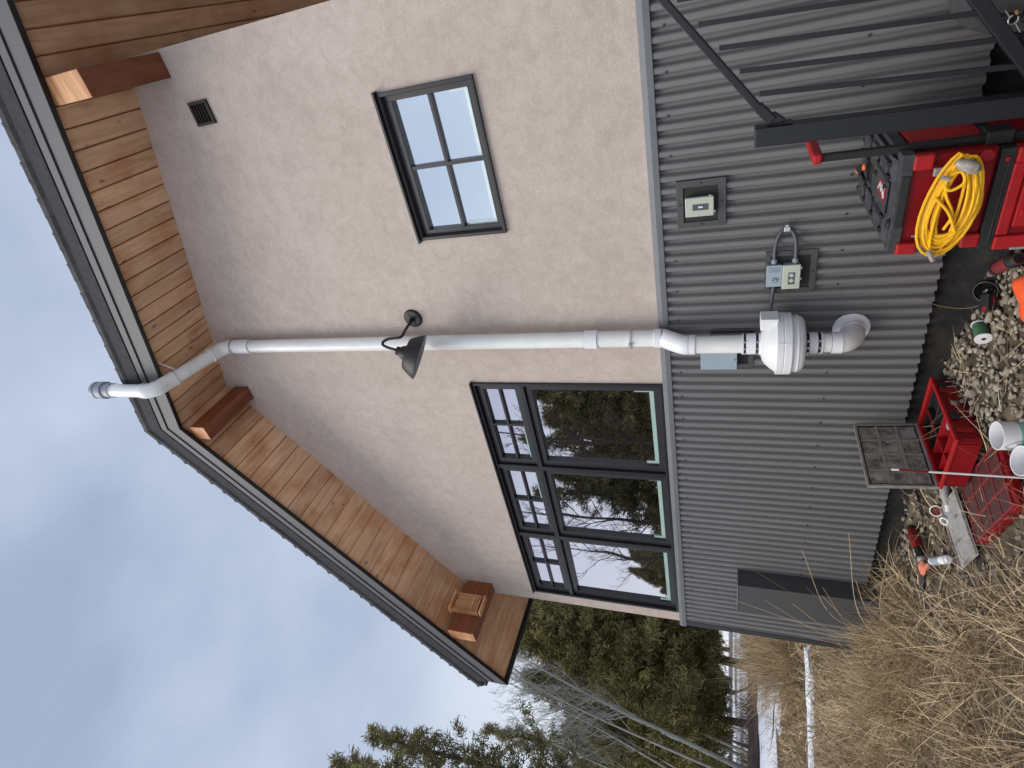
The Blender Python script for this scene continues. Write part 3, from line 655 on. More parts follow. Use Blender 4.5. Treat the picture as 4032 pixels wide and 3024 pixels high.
# elbows
pp('elbow', smooth_path([(PXX, YLo, 1.825), (PXX, YLo, 1.86), (PXX, YLo+.02, 1.90), (PXX, (YLo+YU)/2, 1.935), (PXX, YU-.02, 1.965), (PXX, YU, 1.995), (PXX, YU, 2.02)], 5), .060, 'pvcw')
pp('elbow', smooth_path([(PXX, YU, 5.595), (PXX, YU, 5.65), (PXX, YU-.004, 5.70), A1+dv*.035, A1+dv*.13], 6), .0605, 'pvc')
pp('elbow', smooth_path([A2-dv*.16, A2-dv*.10, A2-dv*.03, (PXX, -.75, 5.99), (PXX, -.75, 6.05)], 6), .0605, 'pvc')
pp('elbow', [(PXX, YLo, 1.01)]+arc((PXX, YLo+.10, 1.03), (0, -1, 0), (0, 0, -1), .10, 0, PI/2, 10)+[(PXX, -.02, .93)], .0605, 'pvc')
mb = MB(); mb.lathe([(0, .0555), (0, .064), (.014, .064), (.014, .0555)], A2-dv*.175, dv, 28); mb.lathe([(0, .0555), (0, .064), (.012, .064), (.012, .0555)], A1+dv*.115, dv, 28); mb.lathe([(0, .0555), (0, .066), (.014, .066), (.014, .0555)], (PXX, -.075, .93), (0, 1, 0), 28); mb.build('elbow_rim', 'pvcw', t)
mb = MB()
for z, y in ((1.8355, YLo), (2.0035, YU), (1.9995, YU), (2.5105, YU), (5.438, YU), (1.0565, YLo)): mb.lathe([(0, .0612), (.0018, .0618), (.0036, .0612)], (PXX, y, z-.0018), n=28)
mb.lathe([(0, .0605), (.003, .062), (.005, .0605)], (PXX, -.75, 6.375), n=28); mb.build('glue_seam', 'seam', t)
mb = MB()
for z in (2.195, 5.625): 
    mb.lathe([(0, .0555), (0, .0635), (.012, .0635), (.012, .0555)], (PXX, YU, z), n=28); mb.box((PXX-.012, YU-.078, z-.002), (PXX+.006, YU-.060, z+.014))
mb.build('hose_clamp', 'steel', t)
mb = MB(); mb.lathe([(0, .095), (.002, .098), (.006, .096), (.010, .07), (.011, .055)], (PXX, -.024, .932), (0, -1, 0), 36); mb.build('wall_flange', 'pvcw', t)
mb = MB(); mb.lathe([(0, .0545), (0, .0605), (.075, .0605), (.076, .072), (.14, .074), (.142, .066), (.165, .066), (.167, .072), (.20, .072), (.21, .05), (.212, 0)], (PXX, -.75, 6.40), n=28)
cap_ = mb.build('vent_cap', 'gbox', t)
mb = MB(); mb.bar((-1.832, -.585, 5.925), (-1.975, -.49, 5.888), .012, .006); mb.box((-1.838, -.60, 5.926), (-1.826, -.575, 5.938)); mb.build('hanger_strap', 'white', t, .001)

# inline fan
t = thing('inline_fan', 'round white duct fan clamped into the pipe low on the metal siding', 'fan', (PXX, YLo, 1.3))
o_ = (PXX, YLo, 0)
mb = MB(); mb.lathe([(1.437, .052), (1.437, .064), (1.425, .067), (1.418, .095), (1.405, .118), (1.375, .147), (1.352, .163), (1.346, .168)], o_, n=48)
mb.lathe([(1.268, .168), (1.225, .163), (1.208, .156), (1.197, .142), (1.190, .10), (1.188, .062), (1.180, .052)], o_, n=48)
mb.box((-1.872, -.235, 1.337), (-1.800, -.135, 1.432)); mb.build('housing', 'fan', t, .003)
mb = MB(); mb.lathe([(1.346, .168), (1.346, .180), (1.312, .180), (1.311, .177), (1.306, .177), (1.305, .181), (1.268, .181), (1.268, .168)], o_, n=48)
mb.lathe([(1.240, .164), (1.240, .1685), (1.232, .1685), (1.232, .163)], o_, n=48)
for k in range(4):
    a = k*PI/2+.55; c_, s_ = math.cos(a), math.sin(a); mb.bar((PXX+.179*c_, YLo+.179*s_, 1.27), (PXX+.179*c_, YLo+.179*s_, 1.345), .010, .006, up=(c_, s_, 0))
mb.build('clamp_ring', 'fan', t, .001)
for z0, z1 in ((1.452, 1.505), (1.125, 1.170)):
    mb = MB(); mb.lathe([(0, .055), (0, .0625), (z1-z0, .0625), (z1-z0, .055)], (PXX, YLo, z0), n=28); mb.build('rubber_coupling', 'pvcw', t, .002)
mb = MB()
for z in (1.505, 1.438, 1.170, 1.110):
    mb.lathe([(0, .055), (0, .0605), (.014, .0605), (.014, .055)], (PXX, YLo, z), n=28)
mb.build('clamp_band', 'rubber', t)
mb = MB()
for z in (1.505, 1.438, 1.170, 1.110):
    for a in (-PI/2+.1, -PI/2+.75, -PI/2-.6):
        mb.box((PXX+.062*math.cos(a)-.006, YLo+.062*math.sin(a)-.004, z+.003), (PXX+.062*math.cos(a)+.006, YLo+.062*math.sin(a)+.004, z+.011))
mb.build('clamp_screw', 'steel', t)
mb = MB()
for z in (1.519, 1.100): mb.lathe([(0, .054), (0, .063), (.010, .063), (.010, .054)], (PXX, YLo, z), n=28)
mb.build('pipe_stop', 'pvcw', t)

# gooseneck lamp
t = thing('wall_lamp', 'black gooseneck barn lamp on the stucco in front of the white pipe', 'wall lamp', (-1.831, 0, 3.835))
LX = -1.831
mb = MB(); mb.lathe([(0, .073), (.012, .073), (.020, .066), (.022, .030), (.028, .026), (.028, 0)], (LX, 0, 3.835), (0, -1, 0), 32)
for a in (.4, .4+PI): mb.lathe([(0, .006), (.005, .005), (.006, 0)], (LX+.045*math.cos(a), -.021, 3.835+.045*math.sin(a)), (0, -1, 0), 10)
mb.build('wall_plate', 'lamp', t, .002)
mb = MB(); mb.tube(smooth_path([(LX, -.02, 3.835), (LX+.003, -.09, 3.822), (-1.815, -.20, 3.797), (-1.817, -.278, 3.785), (-1.819, -.30, 3.80), (-1.823, -.302, 3.85), (-1.827, -.305, 3.895), (-1.838, -.325, 3.928), (-1.850, -.350, 3.918), (-1.860, -.368, 3.870), (-1.872, -.379, 3.808)], 6), .0105, 12); mb.lathe([(0, .016), (.02, .018), (.03, .012)], (LX, -.02, 3.835), (0, -1, 0), 14); mb.build('arm', 'lamp', t)
ax = Vector((-.47, .171, -.866)).normalized()
o_ = (-1.874, -.38, 3.808)
mb = MB(); mb.lathe([(0, .012), (.004, .030), (.030, .032), (.032, .037), (.060, .052), (.072, .060), (.074, .100), (.082, .112), (.118, .135), (.160, .158), (.172, .163), (.176, .163)], o_, ax, 44); mb.build('lamp_shade', 'lamp', t)
mb = MB(); mb.lathe([(.1755, .162), (.159, .154), (.119, .131), (.084, .108), (.078, .0)], o_, ax, 44)
mb.build('shade_lining', 'lampin', t)

# bat house on the left beam
t = thing('bat_house', 'small cedar bat house on the side of the lower-left roof beam', 'bat house', (-5.163, -.3, 4.15))
x0 = -5.1625
mb = MB(); mb.box((x0, -.385, 4.03), (x0+.012, -.215, 4.30)); mb.box((x0, -.385, 4.06), (x0+.038, -.215, 4.31), 0, .2); mb.build('front_panel', 'batwood', t, .002)
mb = MB(); mb.box((x0, -.402, 4.02), (x0+.06, -.384, 4.325)); mb.box((x0, -.216, 4.02), (x0+.06, -.198, 4.325)); mb.build('side_board', 'batwood', t, .002)
mb = MB(); mb.box((x0, -.415, 4.3255), (x0+.085, -.185, 4.343), 0, .9); mb.build('top_board', 'batwood', t, .002)
mb = MB(); mb.box((x0, -.402, 3.985), (x0+.07, -.198, 4.005), 0, .8); mb.box((x0+.04, -.383, 4.032), (x0+.052, -.217, 4.05), 0, .6); mb.box((x0+.036, -.383, 4.10), (x0+.05, -.217, 4.118), 0, .7); mb.build('landing_board', 'batwood', t, .002)
mb = MB(); mb.box((x0+.0125, -.383, 4.006), (x0+.036, -.217, 4.058)); mb.build('entry_slot', 'tpit', t)

# dark metal chase on the siding, lower left
t = thing('line_cover', 'tall dark grey metal box standing against the siding at the left corner', 'metal cover', (-4.6, -.1, .45))
mb = MB(); mb.box((-4.745, -.185, .43), (-4.385, -.022, 1.51)); mb.build('cover_body', 'mount', t, .004)
mb = MB(); mb.box((-4.75, -.19, 1.5105), (-4.38, -.022, 1.518)); mb.build('cover_top', 'trim', t, .001)

# ------------------------------------------------------------------ stair railing
t = thing('stair_railing', 'dark metal stair railing rising to the right in front of the toolboxes', 'railing', (-.65, -.81, .3))
YR = -.815
mb = MB(); v = []
for z, dx in ((.28, -.022), (1.516, 0)):
    for x, y in ((-.675, -.85), (-.606, -.85), (-.606, -.78), (-.675, -.78)): v.append((x+dx, y, z))
mb.add(v, [(0,3,2,1),(4,5,6,7),(0,1,5,4),(1,2,6,5),(2,3,7,6),(3,0,4,7)]); mb.build('post', 'rail', t, .003)
sl_ = .80; H0 = Vector((-.545, YR, 1.500))
def hr(x): return H0.z+sl_*(x-H0.x)
mb = MB(); mb.bar((-.555, YR, hr(-.555)+.0), (1.3, YR, hr(1.3)), .04, .026); mb.build('handrail', 'rail', t, .003)
mb = MB(); mb.bar((-.607, YR, 1.425), (-.578, YR, 1.462), .03, .045); mb.bar((-.590, YR, 1.455), (-.535, YR, hr(-.535)-.002), .046, .034); mb.box((-.606, -.842, 1.385), (-.600, -.788, 1.455)); mb.build('bracket', 'rail', t, .003)
def lr(x): return .722+sl_*(x+.53)
mb = MB(); mb.bar((-.612, YR, lr(-.612)-.012), (1.3, YR, lr(1.3)-.012), .036, .040); mb.build('bottom_rail', 'rail', t, .003)
base_b = None
for i in range(18):
    xt = -.492+.0875*i; xb = xt-.040
    if base_b is None:
        mb = MB(); hgt = .78; v = []
        for z, dx in ((0, 0), (hgt, .040)):
            for x, y in ((-.008, -.008), (.008, -.008), (.008, .008), (-.008, .008)): v.append((xb+dx+x, YR+y, lr(xb)+.002+z))
        mb.add(v, [(0,3,2,1),(4,5,6,7),(0,1,5,4),(1,2,6,5),(2,3,7,6),(3,0,4,7)])
        base_b = mb.build('baluster', 'rail', t, loc=(xb, YR, lr(xb))); bl = Vector((xb, YR, lr(xb)))-ORG[t.name]; xb0 = xb
    else: copy_obj(base_b, bl+Vector((xb-xb0, 0, sl_*(xb-xb0))), t)

# ------------------------------------------------------------------ stacked toolboxes
def ubox(mb, a, b, m=0, ch=.0): mb.box(a, b, m)
t = thing('rolling_toolbox', 'red rolling toolbox at the bottom of the stack with a pull-up handle', 'toolbox', (-.98, -.45, .25))
ax0, ax1, ay0, ay1 = -1.185, -.80, -.80, -.14
mb = MB(); mb.box((ax0+.012, ay0+.014, .30), (ax1-.012, ay1-.01, .655)); 
mb.build('body', 'red', t, .012, seg=3)
mb = MB()
for x in (ax0, ax1-.055): mb.box((x, ay0-.004, .30), (x+.055, ay0+.05, .655))
mb.box((ax0+.055, ay0+.004, .615), (ax1-.055, ay0+.03, .655)); mb.build('corner_guard', 'redhi', t, .006)
mb = MB(); mb.box((ax0+.09, ay0-.004, .52), (ax1-.10, ay0+.012, .612)); mb.box((ax0+.13, ay0-.010, .53), (ax0+.155, ay0-.004, .60)); mb.box((ax1-.165, ay0-.010, .53), (ax1-.14, ay0-.004, .60)); mb.build('latch_plate', 'redhi', t, .004)
mb = MB(); mb.box((ax0+.16, ay0-.008, .545), (ax1-.17, ay0-.003, .575)); mb.build('grip_recess', 'tpit', t, .003)
mb = MB(); mb.box((ax0+.004, ay0+.006, .656), (ax1-.002, ay1, .700)); mb.box((ax0+.03, ay0+.002, .668), (ax1-.03, ay0+.006, .675)); mb.build('lid', 'tblk', t, .008, seg=3)
mb = MB(); mb.box((ax0-.002, ay0-.006, .30), (ax0+.008, ay0-.001, .60)); mb.box((ax1-.035, ay0-.010, .48), (ax1-.010, ay0-.004, .60)); mb.build('metal_strip', 'silver', t, .001)
mb = MB(); mb.lathe([(0, .008), (.003, .008), (.0035, 0)], (ax1-.04, ay0+.005, .68), (0, -1, 0), 10); mb.build('rivet', 'redhi', t)
mb = MB()
for y in (-.715, -.26): mb.box((-.797, y-.015, .56), (-.768, y+.015, 1.275))
mb.box((-.80, -.75, .66), (-.752, -.66, .74)); mb.build('handle_shaft', 'rubber', t, .004)
mb = MB(); mb.box((-.800, -.748, 1.262), (-.757, -.235, 1.298)); mb.build('handle_grip', 'redhi', t, .010, seg=3)
for xx, yy in ((-.86, -.86), (-.86, -.1)):
    pass
mb = MB(); mb.tube([(-.79, -.3, .30), (-.75, -.3, .30)], .09, 24); mb.build('wheel', 'rubber', t)
# upper toolbox
t = thing('toolbox', 'red toolbox with dusty black ribbed lid on top of the rolling one', 'toolbox', (-.97, -.45, .7))
bx0, bx1, by0, by1 = -1.165, -.785, -.80, -.15
mb = MB(); mb.box((bx0+.012, by0+.018, .7005), (bx1-.012, by1-.01, .965)); mb.build('body', 'red', t, .012, seg=3)
mb = MB()
mb.box((bx0-.014, by0-.012, .905), (bx0+.035, by0+.03, .975)); mb.box((bx1-.062, by0-.006, .90), (bx1-.004, by0+.03, .965))
mb.lathe([(0, .022), (.012, .022), (.014, .018), (.014, 0)], (bx1-.03, by0, .745), (0, -1, 0), 18)
mb.box((bx1-.012, by0+.07, .72), (bx1+.006, by1-.06, .955)); mb.box((bx0-.006, by0+.0, .70), (bx0+.05, by0+.03, .76)); mb.build('corner_guard', 'redhi', t, .008, seg=3)
mb = MB(); mb.box((bx0, by0+.002, .962), (bx1, by1, 1.004))
mb.prism([(bx0+.02, by0+.04, 1.0), (bx0+.035, by0+.07, 1.020), (bx0+.035, by1-.03, 1.020), (bx0+.02, by1-.01, 1.0)], (bx1-bx0-.055, 0, 0))
for y in (-.70, -.52, -.34):
    for x in (bx0+.045, bx1-.135): mb.box((x, y, 1.0195), (x+.09, y+.12, 1.030))
mb.box((-1.03, -.745, 1.0185), (-.90, -.50, 1.0255))
for y in (-.735, -.545, -.365, -.22):
    for x, w_, h_ in ((bx0+.055, .018, .035), (bx0+.115, .016, .03), (bx1-.155, .018, .05), (bx1-.105, .014, .03), (bx1-.06, .018, .04)):
        mb.box((x, y-.006+.02*rnd.random(), 1.0183), (x+w_, y+h_, 1.0305+.0005*((x*10) % 1)), 1)
for x in (-1.05, -.893): mb.box((x, -.735, 1.0183), (x+.016, -.59, 1.0315), 1)
mb.box((-1.01, -.43, 1.0183), (-.93, -.35, 1.0262), 1)
mb.build('lid', ['tdust', 'tpit'], t, .003, seg=2)
mb = MB(); mb.box((bx0+.10, by0-.004, .966), (bx1-.08, by0+.003, .998)); mb.lathe([(0, .02), (.01, .018), (.011, 0)], (-1.06, by0+.03, 1.006), (0, 0, 1), 16); mb.build('lid_lip', 'tblk', t, .003)
mb = MB(); mb.prism([(-.990, -.735, 1.0258), (-.925, -.735, 1.0258), (-.912, -.60, 1.0258), (-.977, -.60, 1.0258)], (0, 0, .003)); lg = mb.build('badge', 'canred', t)
mb = MB()
for p, q in (((-.965, -.61), (-.930, -.64)), ((-.930, -.64), (-.962, -.66)), ((-.962, -.66), (-.928, -.672)), ((-.928, -.672), (-.975, -.705)), ((-.975, -.705), (-.938, -.700)), ((-.938, -.700), (-.968, -.725)), ((-.945, -.668), (-.932, -.722))): mb.bar((p[0], p[1], 1.0294), (q[0], q[1], 1.0294), .008, .001)
mb.build('badge_mark', 'white', t)
mb = MB(); mb.box((bx1-.085, by0-.016, .86), (bx1-.055, by0-.002, .90)); mb.box((bx0+.06, by0-.010, .80), (bx0+.066, by0-.002, .93)); mb.build('metal_latch', 'silver', t, .002)
t = thing('pliers', 'orange-tipped black hand tool lying on the back of the toolbox lid', 'hand tool', (-.98, -.33, 1.04))
mb = MB(); mb.tube([(-.99, -.30, 1.044), (-.97, -.33, 1.05), (-.95, -.36, 1.044)], [.010, .018, .012], 10); mb.bar((-.99, -.28, 1.042), (-1.0, -.42, 1.042), .014, .014); mb.build('body', 'rubber', t, .003)
mb = MB(); mb.tube([(-1.0, -.25, 1.047), (-.985, -.31, 1.055)], .009, 10); mb.lathe([(0, .014), (.008, .014), (.010, .008), (.010, 0)], (-.945, -.385, 1.044), (0, 0, 1), 14); mb.build('tip', 'orange', t, .002)

# yellow extension cord hung on the front of the upper box
t = thing('extension_cord', 'coiled yellow extension cord hanging on the front of the red toolbox', 'extension cord', (-.97, -.85, .85))
mb = MB(); C0 = Vector((-.968, -.835, .836)); lp = []
n_l = 17
for k in range(n_l*26):
    a = 2*PI*k/26; q = k/26; i_ = int(q)
    rs = random.Random(i_); rx = .118+.086*rs.random(); rz = .034+.056*rs.random(); tw_ = rs.uniform(-.16, .16); ox = .010*(rs.random()-.5)-.0; oz = .016*(rs.random()-.5)
    u = math.cos(a)*rx+ox*.9; v_ = math.sin(a)*rz*(1-.18*math.cos(a))+oz
    tl = .20+tw_
    lp.append((C0.x+u*math.cos(tl)-v_*math.sin(tl)*.9, C0.y-.004*(i_ % 4)-.012-.006*math.sin(a*1.3+i_), C0.z-u*math.sin(tl)*.12*0-u*.06+v_))
sm = []
for i in range(len(lp)-2): sm.append(tuple(sum(lp[i+j][c]*wt for j, wt in enumerate((.25, .5, .25))) for c in range(3)))
mb.tube(sm, .0054, 7); mb.tube(smooth_path([(-.85, -.868, .845), (-.88, -.873, .875), (-.905, -.876, .855), (-.88, -.88, .82), (-.84, -.878, .835), (-.86, -.874, .87), (-.92, -.872, .865), (-1.0, -.868, .83), (-1.06, -.862, .845)], 6), .0056, 7)
mb.tube(smooth_path([(-.93, -.872, .895), (-.99, -.876, .845), (-1.07, -.874, .81)], 6), .0056, 7)
mb.build('cable', 'cord', t)
mb = MB(); mb.tube([(-.805, -.872, .855), (-.815, -.874, .835), (-.832, -.876, .800), (-.842, -.872, .785)], [.010, .021, .023, .014], 12); mb.build('plug', 'clearplug', t)
mb = MB(); mb.tube([(-.850, -.884, .893), (-.862, -.882, .868)], .008, 8); mb.tube([(-1.135, -.882, .885), (-1.178, -.880, .862)], .009, 8); mb.build('cord_tie', 'clearplug', t)

# ------------------------------------------------------------------ grey rock and clutter at the far right
def blob(mb, c, s, seed, m=0, sub=3, amp=.12, r=None, flat=None):
    bm = bmesh.new(); bmesh.ops.create_icosphere(bm, subdivisions=sub, radius=1); rg = np.random.RandomState(seed); d = rg.randn(6, 3); ph = rg.rand(6)*6
    vs = []
    for v in bm.verts:
        p = np.array(v.co); k = 1+amp*sum(math.sin(float(p@d[i])*1.8+ph[i]) for i in range(6))/2.2
        p = p*k*np.array(s); vs.append((p[0]+c[0], p[1]+c[1], p[2]+c[2]))
    fs = [tuple(v.index for v in f.verts) for f in bm.faces]; bm.free(); mb.add(vs, fs, m, r, True)
def rock():
    bm = bmesh.new(); pr = [(-.485, .20), (-.50, .60), (-.505, .665), (-.455, .765), (-.415, .800), (.1, .83), (.6, .80), (.85, .5), (.8, .2)]
    a = [bm.verts.new((x, -.52, z)) for x, z in pr]; b = [bm.verts.new((x-.01, -.05, z-.03)) for x, z in pr]; n = len(pr)
    bm.faces.new(a); bm.faces.new(b[::-1])
    for i in range(n): bm.faces.new((a[(i+1) % n], a[i], b[i], b[(i+1) % n]))
    bmesh.ops.triangulate(bm, faces=bm.faces)
    for _ in range(4):
        bmesh.ops.subdivide_edges(bm, edges=[e for e in bm.edges if e.calc_length() > .05], cuts=1, use_grid_fill=False)
        bmesh.ops.triangulate(bm, faces=bm.faces)
    from mathutils import noise
    mb = MB(); vs = []
    for v in bm.verts:
        p = v.co; d = noise.noise_vector(p*5)*.022+noise.noise_vector(p*14)*.009; vs.append(p+d)
    mb.add(vs, [tuple(v.index for v in f.verts) for f in bm.faces], 0, .5, False); bm.free()
    o = mb.build('boulder', 'rock', loc=(.05, -.3, .2)); tag(o, 'grey boulder behind the bottom of the stair railing', 'boulder')
rock()
t = thing('key_clip', 'black pouch with a steel snap hook behind the stair railing', 'clip', (-.43, -.60, .60))
mb = MB(); blob(mb, (-.425, -.57, .715), (.016, .02, .045), 5, amp=.2); blob(mb, (-.485, -.58, .675), (.016, .018, .030), 6, amp=.2); blob(mb, (-.42, -.57, .640), (.03, .018, .030), 8, amp=.2); mb.build('pouch', 'rubber', t)
mb = MB(); mb.tube(arc((-.428, -.60, .700), (1, 0, 0), (0, 0, 1), .014, .3, 5.4, 14), .0026, 8); mb.tube([(-.418, -.60, .712), (-.395, -.602, .730)], .0026, 8); mb.tube([(-.442, -.60, .690), (-.470, -.602, .672)], .0026, 8); mb.build('snap_hook', 'steel', t)
mb = MB(); mb.tube([(-.412, -.602, .692), (-.400, -.602, .700)], .006, 8); mb.build('key', 'gold', t)

# ------------------------------------------------------------------ open organiser
def rot(cx, cy, cz, deg, tilt=0, tax='X'): return Matrix.Translation((cx, cy, cz)) @ Matrix.Rotation(math.radians(deg), 4, 'Z') @ Matrix.Rotation(math.radians(tilt), 4, tax)
def oriented(mb_fn, T, name, mats, parent, bevel=0, **k):
    mb = MB(); mb_fn(mb); mb.v = [tuple(T @ Vector(v)) for v in mb.v]; return mb.build(name, mats, parent, bevel, **k)
t = thing('open_organizer', 'open red parts organizer with its grey lid standing up', 'organizer', (-2.53, -.30, .37))
T = rot(-2.53, -.305, .372, -3)        # local x: width .375, y: length .53
hx, hy, hh = .187, .262, .118
def f(mb):
    mb.box((-hx+.01, -hy+.01, 0), (hx-.01, hy-.01, .006))
    for x0, x1 in ((-hx, -hx+.016), (hx-.016, hx)): mb.box((x0, -hy+.02, 0), (x1, hy-.02, hh))
    for y0, y1 in ((-hy, -hy+.016), (hy-.016, hy)): mb.box((-hx+.02, y0, 0), (hx-.02, y1, hh))
    for sx in (-1, 1):
        for sy in (-1, 1): mb.prism([(sx*(hx), sy*(hy-.02), 0), (sx*(hx), sy*(hy-.02), hh), (sx*(hx-.016), sy*(hy-.02), hh), (sx*(hx-.016), sy*(hy-.02), 0)][::(1 if sx*sy > 0 else -1)], (-sx*.02, sy*.02, 0))
oriented(f, T, 'body', 'red', t, .004)
def f(mb):
    frame_ = [(-hx-.006, -hy-.006, hx+.006, -hy+.018), (-hx-.006, hy-.018, hx+.006, hy+.006), (-hx-.006, -hy+.018, -hx+.018, hy-.018), (hx-.018, -hy+.018, hx+.006, hy-.018)]
    for a, b, c, d in frame_: mb.box((a, b, hh-.014), (c, d, hh+.004))
    mb.box((hx, -hy+.06, .02), (hx+.008, -hy+.09, .10)); mb.box((hx, hy-.14, .02), (hx+.008, hy-.10, .10))
oriented(f, T, 'rim', 'redhi', t, .004)
def f(mb):
    for y in (-.13, .0, .10): mb.box((-hx+.017, y-.003, .006), (hx-.017, y+.003, hh-.02))
    mb.box((-.045, -hy+.017, .0062), (-.039, hy-.017, hh-.016))
oriented(f, T, 'divider', 'redhi', t, .001)
def f(mb):
    for a, b, c, d, h_ in ((-.034, .004, .168, .097, .100), (-.034, .104, .168, .243, .098), (-.168, .004, -.048, .097, .098), (-.168, .104, -.048, .243, .096), (-.034, -.126, .060, -.004, .04)):
        mb.box((a, b, .007), (c, d, h_-.03))
        for x0_, x1_, y0_, y1_ in ((a, a+.004, b, d), (c-.004, c, b, d), (a+.004, c-.004, b, b+.004), (a+.004, c-.004, d-.004, d)): mb.box((x0_, y0_, h_-.03), (x1_, y1_, h_))
oriented(f, T, 'black_bin', 'tpit', t, .003)
def f(mb): blob(mb, (.09, -.02, .055), (.055, .035, .022), 9, amp=.25); blob(mb, (.10, -.07, .05), (.045, .025, .02), 10, amp=.25)
oriented(f, T, 'folded_glove', 'blue', t)
def f(mb):
    for y in (hy-.08, 0-.075): 
        mb.box((hx+.004, y-.03, .065), (hx+.016, y+.03, .098))
oriented(f, T, 'latch', 'tblk', t, .003)
def f(mb):
    for y in (hy-.08, -.075):
        mb.tube([(hx+.012, y-.022, .07), (hx+.020, y-.022, .025), (hx+.020, y-.01, .02)], .0022, 6); mb.tube([(hx+.012, y+.022, .07), (hx+.020, y+.022, .025), (hx+.020, y+.01, .02)], .0022, 6)
    mb.box((hx+.001, .015, .045), (hx+.0025, .05, .075))
oriented(f, T, 'latch_wire', 'silver', t)
TL = T @ Matrix.Translation((-hx-.004, 0, hh+.004)) @ Matrix.Rotation(math.radians(-4), 4, 'Y')
def f(mb):
    mb.box((-.007, -hy-.004, 0), (.0, hy+.004, .345))
oriented(f, TL, 'lid', 'greylid', t, .004)
def f(mb):
    for a, b, c, d in ((-hy, 0, hy, .014), (-hy, .331, hy, .345), (-hy, .014, -hy+.014, .331), (hy-.014, .014, hy, .331)): mb.box((.0002, a, b), (.009, c, d))
    for z in (.12, .225): mb.box((.0003, -hy+.015, z-.008), (.006, hy-.015, z+.008))
    for y in (-.13, .0, .12): mb.box((.0004, y-.008, .015), (.0055, y+.008, .33))
    for y, z in ((-.19, .06), (-.07, .06), (.06, .06), (.19, .06), (-.19, .17), (-.07, .17), (.06, .17), (.19, .17), (-.19, .28), (-.07, .28), (.06, .28), (.19, .28)):
        w_, h_ = .040, .034
        mb.box((.0004, y-w_, z-h_), (.0035, y+w_, z-h_+.004)); mb.box((.0004, y-w_, z+h_-.004), (.0035, y+w_, z+h_)); mb.box((.0004, y-w_, z-h_+.004), (.0035, y-w_+.004, z+h_-.004)); mb.box((.0004, y+w_-.004, z-h_+.004), (.0035, y+w_, z+h_-.004))
oriented(f, TL, 'lid_ribs', 'lidrib', t, .001)
def f(mb): mb.box((.0005, .14, .03), (.0020, .21, .10)); mb.bar((.003, .10, .19), (.003, .13, .10), .012, .003, up=(1, 0, 0)); mb.bar((.003, .13, .20), (.003, .16, .12), .010, .003, up=(1, 0, 0))
oriented(f, TL, 'lid_scuff', 'lidclear', t)
# a black rubber gasket runs round inside the lid edge
def f(mb):
    for a, b, c, d in ((-hy+.016, .016, hy-.016, .021), (-hy+.016, .324, hy-.016, .329), (-hy+.016, .021, -hy+.021, .324), (hy-.021, .021, hy-.016, .324)): mb.box((.0003, a, b), (.0065, c, d))
oriented(f, TL, 'gasket', 'rubber', t)
# second organiser, closed, under the front of the open one
t = thing('closed_organizer', 'closed red organizer with a see-through celled lid in front of the open one', 'organizer', (-2.6, -.72, .25))
T = rot(-2.60, -.705, .292, -20, 2)
hx2, hy2 = .265, .18
def f(mb):
    mb.box((-hx2, -hy2, 0), (hx2, hy2, .052))
oriented(f, T, 'base', 'red', t, .012, seg=3)
def f(mb):
    for i in range(4):
        for j in range(3):
            x0 = -hx2+.022+i*.122; y0 = -hy2+.022+j*.108
            mb.box((x0, y0, .0525), (x0+.108, y0+.094, .060))
oriented(f, T, 'lid_window', 'cell', t, .01, seg=2)
def f(mb):
    for i in range(5): x = -hx2+.008+i*.122; mb.box((x, -hy2+.004, .0523), (x+.012, hy2-.004, .064))
    for j in range(4): y = -hy2+.007+j*.108; mb.box((-hx2+.004, y, .0521), (hx2-.004, y+.012, .0625))
    for x in (-.16, .12): mb.box((x, -hy2-.012, .01), (x+.05, -hy2+.001, .058))
oriented(f, T, 'lid_frame', 'reddust', t, .003)
# striped marking stick
t = thing('marking_stick', 'thin white stick with a red band leaning upright in front of the open organizer', 'marking stick', (-2.29, -.92, .25))
mb = MB(); mb.tube([(-2.285, -.90, .693), (-2.288, -.905, .25)], .0048, 10); mb.tube([(-2.282, -.90, .815), (-2.282, -.90, .845)], .0055, 10); mb.build('shaft', 'white', t)
mb = MB(); mb.tube([(-2.285, -.90, .693), (-2.282, -.90, .815)], .0050, 10); mb.build('red_band', 'canred', t)
# white tubs
def tub(name, label, x, y, z, r, h, tilt, az, sleeve, closed=True):
    t = thing(name, label, 'tub', (x, y, z)); T = rot(x, y, z, az, tilt)
    def f(mb): mb.lathe([(0, 0), (0, r*.94), (h, r), (h, r-.004), (h-.012, r-.006), (.01, r*.90), (.01, 0)], (0, 0, 0), (0, 0, 1), 32)
    oriented(f, T, 'tub_body', 'white', t)
    if sleeve:
        def f(mb): mb.lathe([(h*.06, r*.945), (h*.06, r*.968), (h*.70, r*1.006), (h*.70, r*.97)], (0, 0, 0), (0, 0, 1), 32)
        oriented(f, T, 'tub_label', 'tgreen', t)
    def f(mb):
        ps = [(math.cos(a)*(r+.004), math.sin(a)*(r+.004), h*(.86-.5*abs(math.sin(a*.9)))) for a in [i*.25-2.9 for i in range(20)]]
        mb.tube(smooth_path(ps, 3), .0014, 5); mb.tube(smooth_path([(r*math.cos(b)*1.05, r*math.sin(b)*1.05, h*zz) for b, zz in ((-2.3, .9), (-2.0, .7), (-1.7, .55), (-1.6, .4), (-1.9, .3), (-2.2, .1))], 4), .0013, 5)
        mb.tube(smooth_path([(r*math.cos(b)*1.03, r*math.sin(b)*1.03, h*zz) for b, zz in ((-1.2, .1), (-1.35, .4), (-1.6, .75), (-2.1, .95), (-2.4, .7), (-2.0, .62), (-1.8, .78))], 4), .0013, 5)
    oriented(f, T, 'thin_wire', 'seam', t)
    return t
